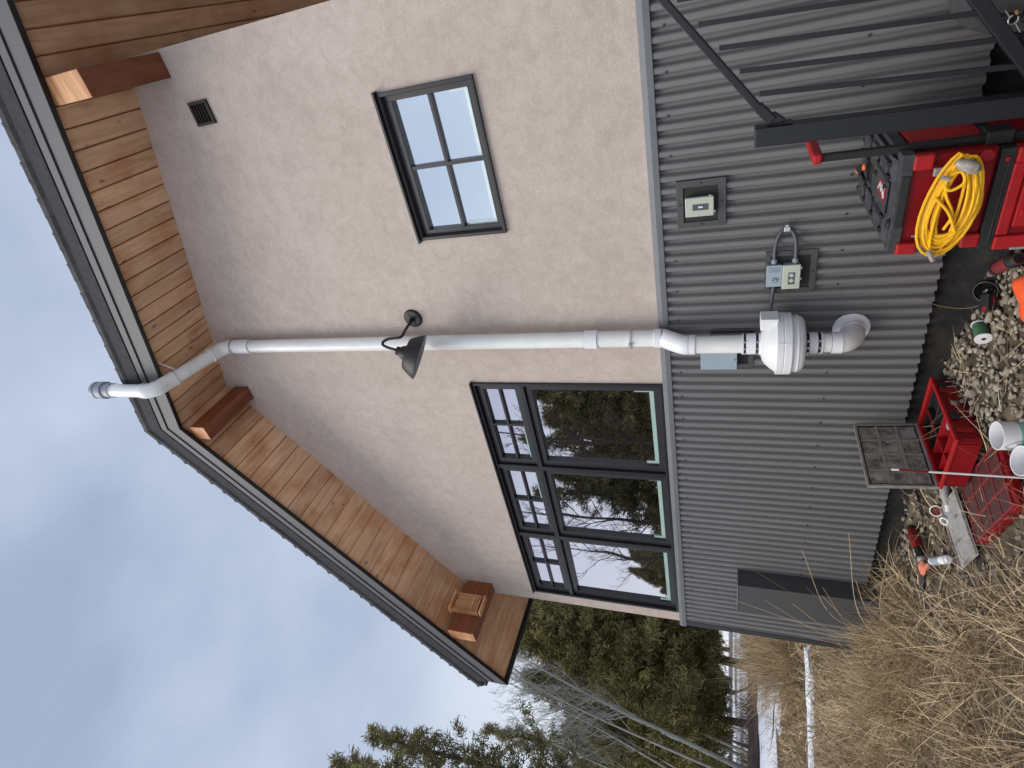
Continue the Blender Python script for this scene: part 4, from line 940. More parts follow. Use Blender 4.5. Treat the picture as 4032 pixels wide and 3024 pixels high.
tub('white_tub', 'white plastic tub with a green label, nearer the gravel', -2.055, -.875, .262, .064, .215, 5, 20, True)
tub('white_tub', 'plain white plastic tub beside the green-labelled one', -2.105, -1.005, .262, .066, .165, 12, 60, False)

# spool, drill, hole saw, battery, orange cloth
t = thing('wire_spool', 'spool with white end and green winding lying on the gravel', 'spool', (-1.98, -.12, .35))
A_ = Vector((-1.985, -.185, .345)); B_ = Vector((-1.955, -.075, .345)); d_ = (B_-A_).normalized()
mb = MB(); mb.lathe([(0, .010), (0, .040), (.006, .040), (.006, .030)], A_, d_, 28); mb.lathe([(.10, .03), (.10, .036), (.106, .036), (.106, 0)], A_, d_, 28); mb.build('flange', 'white', t)
mb = MB(); mb.lathe([(.0062, .034), (.05, .035), (.0998, .032)], A_, d_, 24); mb.build('winding', 'dgreen', t)
mb = MB(); mb.lathe([(-.001, 0), (-.001, .010)], A_, d_, 16); mb.build('hub_hole', 'brown', t)
t = thing('cordless_drill', 'red and black cordless drill lying on the gravel beside the toolboxes', 'drill', (-1.55, -.20, .34))
mb = MB(); mb.tube([(-1.635, -.10, .355), (-1.60, -.14, .36), (-1.52, -.24, .36), (-1.47, -.31, .355)], [.022, .030, .033, .026], 16); mb.build('motor_body', 'reddust', t)
mb = MB(); mb.tube([(-1.500, -.268, .36), (-1.485, -.290, .359), (-1.468, -.312, .355)], [.036, .035, .022], 16); mb.tube([(-1.60, -.14, .361), (-1.59, -.153, .361)], [.033, .034], 16); mb.build('rubber_guard', 'tblk', t)
mb = MB(); mb.tube([(-1.675, -.055, .35), (-1.655, -.078, .352), (-1.636, -.10, .355)], [.012, .019, .021], 14); mb.build('chuck', 'silver', t)
mb = MB(); mb.tube([(-1.535, -.21, .355), (-1.49, -.17, .345), (-1.44, -.12, .34)], [.022, .02, .021], 12); mb.box((-1.47, -.14, .315), (-1.385, -.07, .37)); mb.build('handle', 'tblk', t, .004)
mb = MB(); mb.tube([(-1.72, -.005, .347), (-1.675, -.055, .35)], .005, 8); mb.build('drill_bit', 'steel', t)
t = thing('hole_saw', 'large black cup-shaped hole saw lying on the gravel against the foundation', 'hole saw', (-1.76, -.03, .35))
dd = Vector((.6, -.66, .12)).normalized(); oo = Vector((-1.80, .0-.03, .345))
mb = MB(); mb.lathe([(0, 0), (0, .052), (.048, .052), (.048, .048), (.006, .048), (.006, 0)], oo, dd, 28); mb.build('cup', 'tblk', t)
mb = MB(); mb.lathe([(.0, .012), (.085, .007), (.095, 0)], oo, dd, 10); mb.lathe([(.046, .0525), (.050, .0525), (.050, .049)], oo, dd, 28); mb.build('arbor', 'steel', t)
t = thing('tool_battery', 'black tool battery with red mark on the gravel', 'battery', (-1.81, -.09, .33))
T = rot(-1.815, -.10, .325, 35, 20)
oriented(lambda mb: mb.box((-.045, -.032, 0), (.045, .032, .045)), T, 'battery_case', 'tblk', t, .006)
oriented(lambda mb: (mb.box((-.046, -.02, .03), (-.02, -.0, .0458)), mb.box((.0, -.033, .01), (.03, -.0325, .02))), T, 'battery_mark', 'redhi', t)
def clothblob():  # crumpled cloth
    mb = MB(); n = 26; vs = []
    for i in range(n):
        for j in range(n):
            u = i/(n-1)*2-1; v = j/(n-1)*2-1; r_ = math.hypot(u, v)
            x = -1.55+u*.15+.012*math.sin(v*7); y = -.485+v*.13+.014*math.sin(u*8+1)
            z = .395-.10*max(0, r_-.15)**1.3+.010*math.sin(u*5+v*3)+.008*math.sin(v*6-u*3)
            vs.append((x, y, max(z, .285+.004*math.sin(u*20)))) 
    mb.add(vs, [(i*n+j, (i+1)*n+j, (i+1)*n+j+1, i*n+j+1) for i in range(n-1) for j in range(n-1)], 0, .5, True)
    o = mb.build('orange_cloth', 'orangecloth', loc=(-1.56, -.45, .29), merge=True); s = o.modifiers.new('solid', 'SOLIDIFY'); s.thickness = .004
    tag(o, 'bright orange crumpled cloth on the gravel at the foot of the toolboxes', 'cloth')
clothblob()

# things on the grass to the left
t = thing('plastic_lid', 'loose grey plastic organizer lid lying in the dry grass', 'lid', (-3.05, -.62, .31))
T = rot(-3.01, -.60, .355, -20, 6)
oriented(lambda mb: mb.box((-.14, -.19, 0), (.14, .19, .008)), T, 'lid_plate', 'lidclear', t, .004)
def f(mb):
    for x in (-.137, .125): mb.box((x, -.186, .0082), (x+.012, .186, .016))
    for y in (-.186, .174, -.06, .06): mb.box((-.124, y, .0082), (.124, y+.012, .014))
oriented(f, T, 'lid_ribs', 'greylid', t, .002)
t = thing('foam_can', 'red spray foam can with black cap lying in the grass', 'spray can', (-3.62, -.25, .37))
A_ = Vector((-3.515, -.165, .420)); B_ = Vector((-3.520, -.445, .415)); d_ = (B_-A_).normalized(); Lc = (B_-A_).length
mb = MB(); mb.lathe([(.03, .030), (.034, .033), (Lc*.64, .033)], A_, d_, 28); mb.build('can_body', 'canred', t)
mb = MB(); mb.lathe([(Lc*.64, .0333), (Lc*.92, .0333), (Lc*.93, .030)], A_, d_, 28); mb.lathe([(0, 0), (0, .028), (.028, .031), (.032, .030)], A_, d_, 24); mb.build('can_band', 'rubber', t)
mb = MB(); 
sd = d_.cross(Vector((0, 0, 1))).normalized()
for k in range(9):
    a = -1.1+k*.12
mb.lathe([(Lc*.93, .030), (Lc*.97, .027), (Lc*1.0, .014), (Lc*1.0, 0)], A_, d_, 24); mb.build('can_shoulder', 'silver', t)
mb = MB()
def onlab(u, a, w_, l_, m):  # curved print patch
    vs = []; 
    upv = Vector((0, 0, 1)); s2 = sd
    for uu in (u, u+l_):
        for k in range(5):
            aa = a+(k/4-.5)*w_; vs.append(A_+d_*uu+(s2*math.sin(aa)+upv*math.cos(aa))*.0337)
    mb.add(vs, [(k, k+1, 6+k, 5+k) for k in range(4)], m)
onlab(Lc*.68, .3, 1.2, .014, 1); 
for q in range(5): onlab(Lc*.76, -.2+q*.26, .14, .028, 0)
onlab(Lc*.71, .3, 1.0, .004, 0); mb.build('can_print', ['white', 'yellow'], t)
t = thing('foam_gun', 'black dispensing gun smeared with orange foam beyond the red can', 'foam gun', (-3.66, -.40, .38))
mb = MB(); mb.tube([(-3.520, -.445, .41), (-3.545, -.47, .41), (-3.60, -.49, .405)], [.014, .017, .014], 10); mb.tube([(-3.60, -.488, .405), (-3.735, -.525, .40)], [.012, .017], 10); mb.build('gun_body', 'tblk', t)
mb = MB(); blob(mb, (-3.545, -.475, .425), (.034, .026, .016), 21, amp=.35, sub=3); blob(mb, (-3.505, -.50, .405), (.03, .018, .012), 22, amp=.35); mb.build('foam', 'foam', t)
t = thing('sealant_bottle', 'small white bottle with blue label lying in the grass beside the red can', 'bottle', (-3.42, -.52, .36))
A_ = Vector((-3.395, -.535, .405)); d_ = Vector((.30, -.21, -.01)).normalized()
mb = MB(); mb.lathe([(0, 0), (0, .022), (.003, .0245), (.205, .0245), (.208, .021)], A_, d_, 24); mb.build('bottle_body', 'white', t)
mb = MB(); mb.lathe([(.025, .0247), (.165, .0247)], A_, d_, 24); mb.build('bottle_label', 'bluebox', t)
mb = MB(); mb.lathe([(.208, .024), (.250, .025), (.252, .016), (.272, .014), (.272, 0)], A_, d_, 24); mb.build('bottle_cap', 'pvcw', t)
t = thing('terracotta_coupling', 'short terracotta-coloured pipe coupling open toward the camera beside the grey lid', 'pipe fitting', (-3.08, -.38, .37))
A_ = Vector((-3.13, -.345, .385)); d_ = Vector((.55, -.75, .35)).normalized()
mb = MB(); mb.lathe([(0, 0), (0, .030), (.065, .033), (.065, .027), (.02, .024), (.02, 0)], A_, d_, 24); mb.build('fitting_body', 'terra', t)
mb = MB(); mb.lathe([(.0652, .0275), (.0655, .034), (.058, .0345)], A_, d_, 24); mb.build('fitting_rim', 'white', t)
t = thing('sealant_tube', 'crumpled pale grey sealant tube lying beside the open organizer', 'tube', (-2.95, -.36, .37))
mb = MB(); mb.tube([(-2.86, -.30, .385), (-2.90, -.34, .392), (-2.95, -.40, .388), (-2.985, -.44, .38)], [.012, .028, .026, .02], 14); mb.build('tube_body', 'lidclear', t)
mb = MB(); mb.tube([(-2.985, -.44, .38), (-3.01, -.47, .378)], .015, 12); mb.build('tube_cap', 'white', t)
t = thing('cable_loop', 'small white plastic ring lying by the terracotta coupling', 'ring', (-3.08, -.47, .37))
mb = MB(); mb.tube(arc((-3.09, -.475, .385), (.9, .3, .1), (-.2, .6, .7), .022, 0, 2*PI, 20), .006, 8, caps=False); mb.build('ring_body', 'white', t)
t = thing('pry_bar', 'short dark metal bar lying by the foundation behind the organizer lid', 'bar', (-3.28, -.16, .40))
mb = MB(); mb.bar((-3.25, -.07, .42), (-3.31, -.22, .405), .022, .012); mb.bar((-3.31, -.22, .405), (-3.29, -.25, .40), .02, .010); mb.build('bar_body', 'tpit', t, .003)

# ------------------------------------------------------------------ gravel
def np_mesh(name, V_, F_, matn, rv=None, smooth=False, parent=None):
    me = bpy.data.meshes.new(name); nv, nf, k = len(V_), len(F_), F_.shape[1]
    me.vertices.add(nv); me.vertices.foreach_set('co', V_.astype(np.float32).ravel())
    me.loops.add(nf*k); me.loops.foreach_set('vertex_index', F_.astype(np.int32).ravel())
    me.polygons.add(nf); me.polygons.foreach_set('loop_start', np.arange(0, nf*k, k, dtype=np.int32))
    if smooth: me.polygons.foreach_set('use_smooth', np.ones(nf, bool))
    me.update(calc_edges=True)
    if rv is not None: at = me.attributes.new('rnd', 'FLOAT', 'FACE'); at.data.foreach_set('value', rv.astype(np.float32))
    me.materials.append(X[matn]); o = bpy.data.objects.new(name, me); COL.objects.link(o)
    if parent: o.parent = parent
    return o
def gravel():
    bm = bmesh.new(); bmesh.ops.create_icosphere(bm, subdivisions=2, radius=1); bv0 = 0; bv = np.array([v.co[:] for v in bm.verts]); bf = np.array([[v.index for v in f.verts] for f in bm.faces]); bm.free()
    n = 10500; x = NR.uniform(-4.6, -.5, n); y = NR.uniform(-1.9, .03, n)
    keep = (NR.rand(n) < np.where(x < -3.1, .35, 1)) & (NR.rand(n) < np.where((y < -.9) & (x < -2.2), .25, 1)); keep &= ~((x > -3.60) & (x < -3.43) & (y > -.47) & (y < -.12) & (NR.rand(len(x)) < .6)) & ~((x > -2.93) & (x < -2.28) & (y < -.52) & (y > -.93)) & ~((x > -3.17) & (x < -2.86) & (y < -.42) & (y > -.80)) & ~((x > -2.16) & (y < -.81) & (x < -1.98))
    x, y = x[keep], y[keep]; n = len(x)
    s = NR.uniform(.010, .025, n)*(1+.5*(NR.rand(n) > .9)); sc = np.stack([s*NR.uniform(.8, 1.35, n), s*NR.uniform(.7, 1.1, n), s*NR.uniform(.45, .75, n)], 1)
    V_ = np.zeros((n, len(bv), 3)); a = NR.rand(n)*6.28; ti = NR.normal(0, .35, n)
    d = NR.randn(n, 3, 3)*1.5; ph = NR.rand(n, 3)*6
    k = 1+.08*np.sin(np.einsum('vc,nkc->nvk', bv, d)+ph[:, None, :]).sum(2)
    # chop each stone with a few random planes, so that it has flat faces and edges
    for c_ in range(9):
        nn = NR.randn(n, 3); nn /= np.linalg.norm(nn, axis=1)[:, None]; off = NR.uniform(.42, .78, n)
        dd_ = np.einsum('vc,nc->nv', bv, nn)*k; k = np.where(dd_ > off[:, None], k*off[:, None]/np.maximum(dd_, 1e-6), k)
    P = bv[None]*k[..., None]*sc[:, None, :]
    ca, sa_ = np.cos(ti)[:, None], np.sin(ti)[:, None]; P = np.stack([P[..., 0], P[..., 1]*ca-P[..., 2]*sa_, P[..., 1]*sa_+P[..., 2]*ca], 2)
    ca, sa_ = np.cos(a)[:, None], np.sin(a)[:, None]; P = np.stack([P[..., 0]*ca-P[..., 1]*sa_, P[..., 0]*sa_+P[..., 1]*ca, P[..., 2]], 2)
    z = gz(x, y)+NR.uniform(-.002, .022, n); P += np.stack([x, y, z], 1)[:, None, :]
    F_ = (bf[None]+(np.arange(n)*len(bv))[:, None, None]).reshape(-1, 3)
    o = np_mesh('gravel', P.reshape(-1, 3), F_, 'stone', np.repeat(NR.rand(n), len(bf)), False); o['kind'] = 'stuff'; o['label'] = 'grey-brown angular gravel along the foot of the wall'
gravel()

# ------------------------------------------------------------------ dry grass
def blades(name, bx_, by_, bz_, L_, az, lean, curl, wd, label, matn='grass', seg=5, kind='stuff', drop=0):
    n = len(bx_); t_ = np.linspace(0, 1, seg+1)
    d = np.stack([np.cos(az), np.sin(az)], 1); side = np.stack([-np.sin(az), np.cos(az)], 1)
    ang = lean[:, None]+curl[:, None]*t_[None]**1.3        # angle from vertical
    dl = (L_/seg)[:, None]
    h = np.concatenate([np.zeros((n, 1)), np.cumsum(np.sin(ang[:, :-1])*dl, 1)], 1); v = np.concatenate([np.zeros((n, 1)), np.cumsum(np.cos(ang[:, :-1])*dl, 1)], 1)
    sw = (NR.normal(0, .10, n)*L_)[:, None]*t_[None]**2
    cx = bx_[:, None]+d[:, :1]*h+side[:, :1]*sw; cy = by_[:, None]+d[:, 1:]*h+side[:, 1:]*sw; cz = bz_[:, None]+v
    g_ = gz(cx, cy)+.006+.02*NR.rand(n, 1); cz = np.maximum(cz, g_)
    cy = np.where((cx > XL-.03) & (cx < XR), np.minimum(cy, -.03-.0*cy), cy)
    ww = (wd[:, None]*(1-t_[None]**1.6*.93))/2
    ra = NR.rand(n)*PI; rx, ry, rz = np.cos(ra)[:, None]*side[:, :1], np.cos(ra)[:, None]*side[:, 1:], np.sin(ra)[:, None]*np.ones((1, 1))
    A = np.stack([cx-rx*ww, cy-ry*ww, cz-rz*ww], 2); B = np.stack([cx+rx*ww, cy+ry*ww, cz+rz*ww], 2)
    V_ = np.stack([A, B], 2).reshape(n, -1, 3); k = 2*(seg+1)
    q = np.array([[2*i, 2*i+1, 2*i+3, 2*i+2] for i in range(seg)]); F_ = (q[None]+(np.arange(n)*k)[:, None, None]).reshape(-1, 4)
    o = np_mesh(name, V_.reshape(-1, 3), F_, matn, np.repeat(np.clip(NR.normal(.5, .27, n), 0, 1), seg), True)
    if kind: o['kind'] = kind
    o['label'] = label; return o
def tussocks(cx, cy, per, Lm, spread, wd, az0=None, leanm=.75, azs=.9):
    n = len(cx)*per; ix = np.repeat(np.arange(len(cx)), per)
    caz = NR.uniform(0, 2*PI, len(cx)) if az0 is None else NR.normal(az0, .7, len(cx))
    r = np.abs(NR.normal(0, spread, n)); a = NR.rand(n)*2*PI
    x = cx[ix]+r*np.cos(a); y = cy[ix]+r*np.sin(a); az = np.where(NR.rand(n) < .38, caz[ix]+NR.normal(0, azs*.5, n), a+NR.normal(0, .5, n))
    L_ = Lm*np.clip(NR.normal(1, .32, n), .3, 1.9); lean = np.clip(NR.normal(leanm, .38, n), .02, 1.45); curl = np.clip(NR.normal(.75, .45, n), -.1, 1.9)
    return x, y, gz(x, y)-.01, L_, az, lean, curl, np.full(n, wd)*NR.uniform(.6, 1.3, n)
def clear(x, y):  # keep blades off the tools and the gravel strip
    prob = np.ones(len(x))
    prob *= np.where(x > -3.15, np.where(y > -.78, .05, 1), 1)
    prob *= np.where((x > -3.95) & (y > -.55), .12, 1)
    prob *= np.where(x > -2.05, .03, 1)
    prob *= np.where((x > XL-.1) & (y > -.12), .1, 1)
    prob *= np.where((x > -3.95) & (x < -2.8) & (y > -.90), .18, 1)
    prob *= np.where((x > -3.0) & (x < -2.3) & (y > -1.15), .12, 1)
    prob *= np.where((x > -2.5) & (y > -1.3), .3, 1)
    return NR.rand(len(x)) < prob
def mk(name, cx, cy, per, Lm, sp, wd, label, **k):
    a = tussocks(cx, cy, per, Lm, sp, wd, **k); m = clear(a[0], a[1]); 
    return blades(name, *[v[m] for v in a], label)
n = 430; cx = NR.uniform(-7.5, -1.9, n); cy = NR.uniform(-2.7, .0, n); mk('dry_grass', cx, cy, 46, .30, .12, .0066, 'matted straw-coloured dry grass in front of the house')
n = 420; cx = NR.uniform(-13.5, -5.3, n); cy = NR.uniform(-3.0, 4.0, n); rr2 = np.hypot(cx, cy+3.3); ok = (cx < -5.6) & (np.abs(rr2-10.8) > .6); mk('dry_grass', cx[ok], cy[ok], 48, .26, .22, .0095, 'dry tan grass beyond the left corner of the house')
n = 120; aa = NR.uniform(-88, -56, n); rr2 = NR.uniform(11.6, 13.2, n); cx = rr2*np.sin(np.radians(aa)); cy = -3.3+rr2*np.cos(np.radians(aa)); ok = ~((rr2 > 13.6) & (aa < -62)) ; mk('dry_grass', cx[ok], cy[ok], 34, .20, .30, .016, 'tall tan grass between the two snow patches')
# thatch layer of short lying stems
X['thatch'] = mat('straw_thatch', (.33, .25, .16), .8, 0, (.14, .10, .065), 2.2, attr=.6)
n = 26000; x = NR.uniform(-8, -2.0, n); y = NR.uniform(-2.8, 0, n); m = clear(x, y); x, y = x[m], y[m]; n = len(x)
blades('grass_thatch', x, y, gz(x, y)+NR.uniform(0, .05, n), NR.uniform(.10, .30, n), NR.uniform(0, 6.28, n), NR.uniform(1.0, 1.5, n), NR.uniform(0, .4, n), NR.uniform(.002, .0045, n), 'thatch of short broken grass stems on the ground', 'thatch', seg=3)
# sparse stems over the gravel
n = 260; x = NR.uniform(-3.4, -1.7, n); y = NR.uniform(-.85, -.05, n)
blades('grass_thatch', x, y, gz(x, y)+.02, NR.uniform(.08, .35, n), NR.uniform(0, 6.28, n), NR.uniform(1.0, 1.5, n), NR.uniform(0, .3, n), NR.uniform(.002, .004, n), 'loose straw stems scattered over the gravel', seg=4)
# reddish-brown brush heap at the corner, tall clump
n = 60; cx = NR.normal(-4.95, .30, n); cy = NR.normal(-.42, .16, n); a = tussocks(cx, cy, 52, .34, .12, .0052, leanm=.75); blades('dry_grass', *a, 'dense reddish dry grass clump at the foot of the left corner')
# long stems leaning up in front of the siding
def stem(p0, p1, bend, w0=.0052):
    p0, p1 = Vector(p0), Vector(p1); mid = (p0+p1)/2+Vector(bend); return smooth_path([p0, mid, p1], 7)
mb = MB()
for tip, b in (((-3.73, -.42, 1.553), (-.05, -.1, -.05)), ((-3.552, -.42, 1.115), (-.15, -.1, .12)), ((-3.336, -.42, .851), (-.1, -.1, .10)), ((-4.201, -.42, 1.327), (0, -.1, .03)), ((-4.252, -.42, 1.538), (.0, -.1, -.12)), ((-4.60, -.42, 1.05), (0, -.05, 0)), ((-3.95, -.42, .95), (-.1, -.1, .05)), ((-3.45, -.45, .62), (-.05, -.1, .1))):
    p = stem((-4.42+rnd.uniform(-.15, .15), -.45, .40), tip, b); mb.tube(p, [.0030*(1-.6*i/len(p)) for i in range(len(p))], 5)
for tip in ((-4.05, -.35, 1.05), (-4.15, -.35, .93), (-4.3, -.35, 1.12), (-3.85, -.4, .75)):
    p = stem((-4.55, -.40, .42), tip, (rnd.uniform(-.1, .1), -.05, .06)); mb.tube(p, .0022, 5)
p = smooth_path([(-1.80, -.10, .33), (-1.86, -.07, .40), (-1.86, -.045, .52), (-1.80, -.04, .64)], 6); mb.tube(p, .0016, 5)
o = mb.build('tall_stems', 'grass', loc=(-4.4, -.4, .4)); o['kind'] = 'stuff'; o['label'] = 'long arching grass stems reaching up in front of the siding'

# ------------------------------------------------------------------ trees
def conifer_mesh(seed, H, R, base=.18, dens=1.0, droop=.25, tuft=.16, open_=0.0, lw=.055):
    rg = np.random.RandomState(seed); tr = MB(); pts = []; k = 9
    wob = rg.normal(0, .012*H, (k, 2)); wob[0] = 0; wob = np.cumsum(wob, 0)*.5
    for i in range(k): pts.append((wob[i, 0], wob[i, 1], H*i/(k-1)*.985))
    tr.tube(pts, [.016*H*(1-.9*i/(k-1))+.006 for i in range(k)], 9)
    cent = []; nb = int(120*dens)
    for b in range(nb):
        u = base+(1-base)*((b+rg.rand())/nb)**.9; z = H*u; i_ = min(int(u*(k-1)), k-2); fr = u*(k-1)-i_
        px = wob[i_, 0]*(1-fr)+wob[i_+1, 0]*fr; py = wob[i_, 1]*(1-fr)+wob[i_+1, 1]*fr
        prof = (1-((u-base)/(1-base))**1.35)*min(1, .35+(u-base)*4) + .06
        L_ = R*prof*rg.uniform(.55, 1.15); a = b*2.4+rg.rand()*.9
        if rg.rand() < open_: L_ *= .5
        d = np.array([math.cos(a), math.sin(a)]); up0 = rg.uniform(-.05, .35); q = []
        for j in range(5):
            t = j/4; q.append((px+d[0]*L_*t, py+d[1]*L_*t, z+L_*(up0*t-droop*t*t)+.10*L_*max(0, t-.6)))
        tr.tube(q, [.008*H/8*(1-.8*j/4)*1.6 for j in range(5)], 4, caps=False)
        nt_ = int(10*dens*L_/R*1.8)+3
        for j in range(nt_):
            t = .22+.78*(j+rg.rand())/nt_; i2 = min(int(t*4), 3); f_ = t*4-i2
            c = np.array(q[i2])*(1-f_)+np.array(q[i2+1])*f_
            sp = L_*.34*(1.15-t)+.04
            off = np.array([-d[1], d[0], 0])*rg.normal(0, sp)+np.array([0, 0, rg.normal(-.02, .05)])
            cent.append((c+off, np.array([d[0]*.6, d[1]*.6, .25])+rg.normal(0, .45, 3)))
    C_ = np.array([c for c, _ in cent]); Dv = np.array([d for _, d in cent]); m = 34
    n = len(C_); C2 = np.repeat(C_, m, 0); D2 = np.repeat(Dv, m, 0)+rg.normal(0, .55, (n*m, 3)); D2 /= np.linalg.norm(D2, axis=1)[:, None]
    C2 = C2+rg.normal(0, tuft*.55, C2.shape); Ls = tuft*rg.uniform(.7, 1.5, len(C2)); side = np.cross(D2, rg.normal(0, 1, C2.shape)); side /= np.linalg.norm(side, axis=1)[:, None]
    Wd = Ls*.17+.008
    V_ = np.stack([C2-side*Wd[:, None]*.5, C2+side*Wd[:, None]*.5, C2+D2*Ls[:, None]], 1)
    F_ = np.arange(len(C2)*3).reshape(-1, 3); rv = np.repeat(rg.rand(n), m)*.7+.3*rg.rand(n*m)
    return tr, V_.reshape(-1, 3), F_, rv
def conifer(name, label, loc, args, rotz=0, sc=1, group=None, lean=0):
    tr, V_, F_, rv = conifer_mesh(*args[0], **args[1]); t = thing(name, label, 'tree', loc, group); ORG[t.name] = Vector((0, 0, 0))
    a = tr.build('trunk', 'bark', t); b = np_mesh('crown', V_, F_, 'needle', rv, False, t)
    t.rotation_euler = (lean, 0, rotz); t.scale = (sc, sc, sc); return t
def tree_copy(src, label, loc, rotz, sc, lean=0):
    t = src.copy(); COL.objects.link(t); t.location = loc; t.rotation_euler = (lean, 0, rotz); t.scale = (sc, sc, sc*rnd.uniform(.95, 1.08)); t['label'] = label
    for ch in list(src.children): c = ch.copy(); COL.objects.link(c); c.parent = t
    return t
def at(az, r, dz=0): x, y = polar(az, r); return (x, y, float(gz(x, y))-.05+dz)
GT = 'pine trees beyond the house'
PA = conifer('pine_tree', 'dense olive-green pine standing closest to the left corner of the house', at(-61.0, 19), ((5, 8.3, 2.5), dict(base=.13, dens=1.35, droop=.35, tuft=.15)), 0, 1, GT)
PB = conifer('pine_tree', 'bushy wide pine with low branches left of the closest one', at(-65.3, 23), ((9, 7.9, 2.7), dict(base=.10, dens=1.25, droop=.30, tuft=.16)), 0, 1, GT)
PC = conifer('pine_tree', 'tall open-crowned pine whose top stands highest against the sky', at(-72.5, 17), ((21, 10.2, 1.9), dict(base=.30, dens=.56, droop=-.38, tuft=.13, open_=.6)), 0, 1, GT)
tree_copy(PA, 'pine with a broken crown half hidden behind the eave corner', at(-58.3, 24), 2.1, .98)
tree_copy(PC, 'slender open pine at the left edge of the pine group', at(-76.5, 16), 1.0, 1.03)
tree_copy(PC, 'ragged pine between the bare aspens and the tallest pine', at(-70.0, 24), 3.4, .93)
tree_copy(PB, 'dark low pine behind the leaning aspen trunks', at(-68.6, 31), 4.2, .93)
tree_copy(PB, 'dark small pine in the far background below the eave', at(-63.2, 38), .6, .95)
tree_copy(PA, 'dark pine in the far background left of the aspens', at(-71.8, 36), 5.1, 1.02)
tree_copy(PA, 'narrow pine at the edge of the picture far behind the snow', at(-74.5, 30), 1.6, 1.1)
for az_, r_, src, sc_, lb in ((-57.5, 46, PA, 1.25, 'distant pine of the far tree line, nearest the house corner'), (-60.0, 52, PB, 1.4, 'distant broad pine of the far tree line'), (-62.3, 47, PA, 1.3, 'distant pine between the two near pine trunks'), (-64.6, 54, PB, 1.45, 'distant bushy pine low behind the near pines'),
    (-66.8, 46, PA, 1.2, 'distant pine seen through the aspen trunks'), (-68.9, 50, PB, 1.35, 'distant dark pine behind the aspen twigs'), (-71.0, 45, PA, 1.15, 'distant pine left of the aspens'), (-73.3, 50, PB, 1.3, 'distant pine beneath the open pine crown'), (-75.6, 46, PA, 1.2, 'distant pine at the picture edge'), (-78.0, 50, PB, 1.3, 'last distant pine at the picture edge')):
    tree_copy(src, lb, at(az_, r_), az_*1.7, sc_)['group'] = GT
# mirrored in the big window: pines and a bare tree behind the photographer
GR = 'trees seen only as reflections in the window'
def refl(az, r): a = math.radians(az); return (-r*math.sin(a), 3.3-r*math.cos(a), 0)
for az_, r_, src, sc_, lb in ((37.5, 15, PB, .86, 'dense pine reflected at the right edge of the right-hand pane'), (40.5, 17, PA, .84, 'dense pine reflected in the middle of the right-hand pane'),
    (43.3, 15.5, PC, .66, 'open pine reflected left of centre in the right-hand pane'), (45.6, 18, PB, .93, 'bushy pine reflected between the right-hand and centre panes'), (47.6, 18, PC, .72, 'open pine reflected at the right of the centre pane'),
    (49.3, 34, PA, .70, 'far dark pine reflected low in the centre pane'), (51.2, 36, PB, .66, 'far bushy pine reflected low in the centre pane'),
    (53.0, 40, PA, .95, 'green pine reflected at the right of the left-hand pane'), (54.6, 42, PB, .95, 'broad far pine reflected in the left-hand pane'), (56.2, 44, PA, .72, 'far pine reflected at the left of the left-hand pane'), (57.8, 44, PB, .75, 'last far pine reflected at the left end of the wide window')):
    tree_copy(src, lb, refl(az_, r_), az_, sc_)['group'] = GR
def bare_tree(label, loc, seed, H, lean_dir, lean, group, name='bare_tree', tk=1.0, depth=5, matn='aspen', sub='brush'):
    rg = random.Random(seed); tr = MB(); tw = MB(); t = thing(name, label, 'tree', loc, group); ORG[t.name] = Vector((0, 0, 0))
    top = Vector((lean_dir[0]*lean, lean_dir[1]*lean, H)); k = 10; pts = []
    for i in range(k+1): u = i/k; pts.append(Vector((top.x*u+.012*H*math.sin(u*5+seed), top.y*u+.012*H*math.cos(u*4+seed), H*u)))
    r0 = .0105*H*tk; tr.tube(pts, [r0*(1-.85*i/k)+.004 for i in range(k+1)], 9)
    def br(p, d, L_, r, lv):
        n = 4; q = [p]; dd = Vector(d)
        for i in range(n): dd = (dd+Vector((rg.uniform(-.25, .25), rg.uniform(-.25, .25), rg.uniform(-.05, .25)))).normalized(); q.append(q[-1]+dd*L_/n)
        (tr if lv == 0 else tw).tube(q, [r*(1-.6*i/n) for i in range(n+1)], 5 if lv < 2 else 3, caps=False)
        if lv < depth-2:
            for i in range(4 if lv < 1 else 4):
                j = rg.randint(1, n); nd = (dd+Vector((rg.uniform(-.9, .9), rg.uniform(-.9, .9), rg.uniform(-.2, .5)))).normalized(); br(q[j], nd, L_*rg.uniform(.4, .65), max(r*.5, .0035), lv+1)
    for i in range(15):
        u = .38+.6*(i+rg.random())/15; j = min(int(u*k), k-1); p = pts[j].lerp(pts[j+1], u*k-j); a = i*2.3+rg.random()
        br(p, Vector((math.cos(a)*.75, math.sin(a)*.75, .75)).normalized(), H*.20*(1.25-u)*rg.uniform(.8, 1.3), r0*.35*(1.15-u)+.004, 0)
    tr.build('trunk', matn, t); tw.build('twigs', matn, t); return t
GA = 'bare aspens beyond the snow'
d_ = (math.sin(math.radians(-61+90)), math.cos(math.radians(-61+90)))
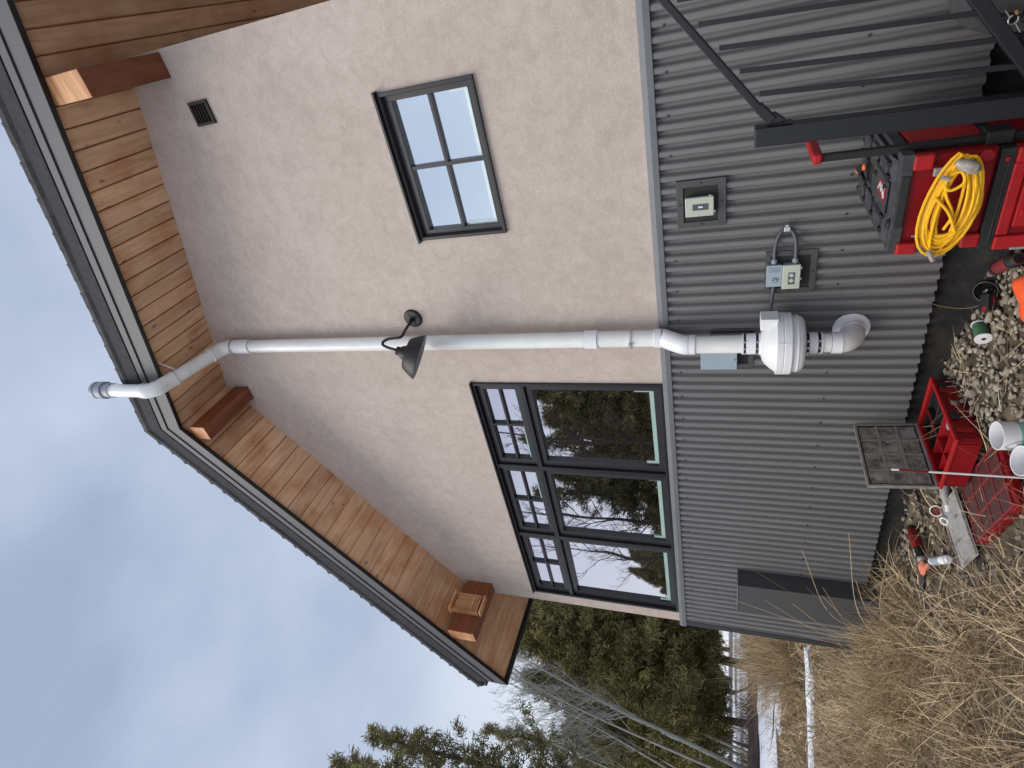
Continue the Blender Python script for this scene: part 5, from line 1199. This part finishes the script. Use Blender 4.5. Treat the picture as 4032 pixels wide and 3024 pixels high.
for az, r, h, ln, sd, lb in ((-69.8, 19, 8.4, 2.3, 1, 'pale leaning aspen trunk nearest the picture edge'), (-68.6, 20.5, 8.8, 2.5, 2, 'thick grey aspen leaning toward the house'), (-67.2, 22, 8.2, 2.0, 3, 'slender aspen against the dark pines'), (-71.4, 20, 8.0, 2.4, 4, 'short aspen with forked branches'), (-66.0, 26, 9.4, 1.9, 5, 'far thin aspen rising beside the dense pine'), (-73.0, 21, 7.4, 1.9, 6, 'crooked aspen at the far left of the group'),
    (-69.2, 17.5, 7.2, 2.4, 7, 'white-barked aspen in front of the others, low in the picture'), (-67.8, 24, 8.6, 2.3, 8, 'tall thin aspen behind the thick leaning one'), (-70.6, 22.5, 7.8, 2.2, 9, 'aspen with a fan of fine twigs against the sky')):
    bare_tree(lb, at(az, r), sd, h, (.55, .83), ln*.85, GA, tk=.50 if sd not in (2, 7) else .68)
bare_tree('broad bare tree reflected in the centre pane of the wide window', refl(50.0, 17), 12, 8.2, (-.3, 0), .6, GR, tk=.9, matn='bark')
bare_tree('bare tree reflected at the top of the right-hand pane', refl(42.5, 13.5), 15, 7.2, (.3, 0), .5, GR, tk=.9, matn='bark')
bare_tree('bare tree reflected at the top of the left-hand pane', refl(53.5, 21), 14, 8.4, (.3, 0), .6, GR, tk=.8, matn='bark')
# fallen log at the foot of the trees
mb = MB(); a = at(-59.5, 22.5); b = at(-78, 17.2); mb.tube([a[:2]+(a[2]+.9,), ((a[0]+b[0])/2, (a[1]+b[1])/2, (a[2]+b[2])/2+.75), b[:2]+(b[2]+.62,)], [.22, .26, .30], 12)
mb = MB(); mb.tube([at(-60.3, 17.2, .20), at(-62, 17.0, .18), at(-64, 16.7, .23), at(-66.5, 16.6, .20), at(-69, 16.4, .26), at(-72, 16.4, .22), at(-75, 16.3, .27)], [.09, .13, .15, .17, .16, .19, .20], 9)
for az_, dz_ in ((-62.5, .5), (-65, .35), (-67, .6), (-70.5, .4)):
    p_ = at(az_, 16.55, .25); mb.tube([p_, (p_[0]+rnd.uniform(-.3, .3), p_[1]+rnd.uniform(-.3, .3), p_[2]+dz_)], [.045, .02], 6)
tag(mb.build('fallen_log', 'bark', loc=at(-69, 15.3)), 'dark fallen trunk lying level above the snow under the pines', 'log')
# low brush along the far edge of the grass
n = 62; aa = NR.uniform(-61.5, -57.0, n)+NR.normal(0, .5, n); rr2 = NR.uniform(12.2, 15.0, n); cx = rr2*np.sin(np.radians(aa)); cy = -3.3+rr2*np.cos(np.radians(aa)); a = tussocks(cx, cy, 70, .85, .28, .010, leanm=.45)
blades('brush', *a, 'tall tan brush at the far edge of the grass under the pines')
n = 90; aa = NR.uniform(-80, -56.5, n); rr2 = NR.uniform(17.5, 26, n); cx = rr2*np.sin(np.radians(aa)); cy = -3.3+rr2*np.cos(np.radians(aa)); a = tussocks(cx, cy, 26, .55, .5, .020, leanm=.4)
blades('brush', *a, 'thin brown undergrowth standing in the snow between the pine trunks', 'brush')
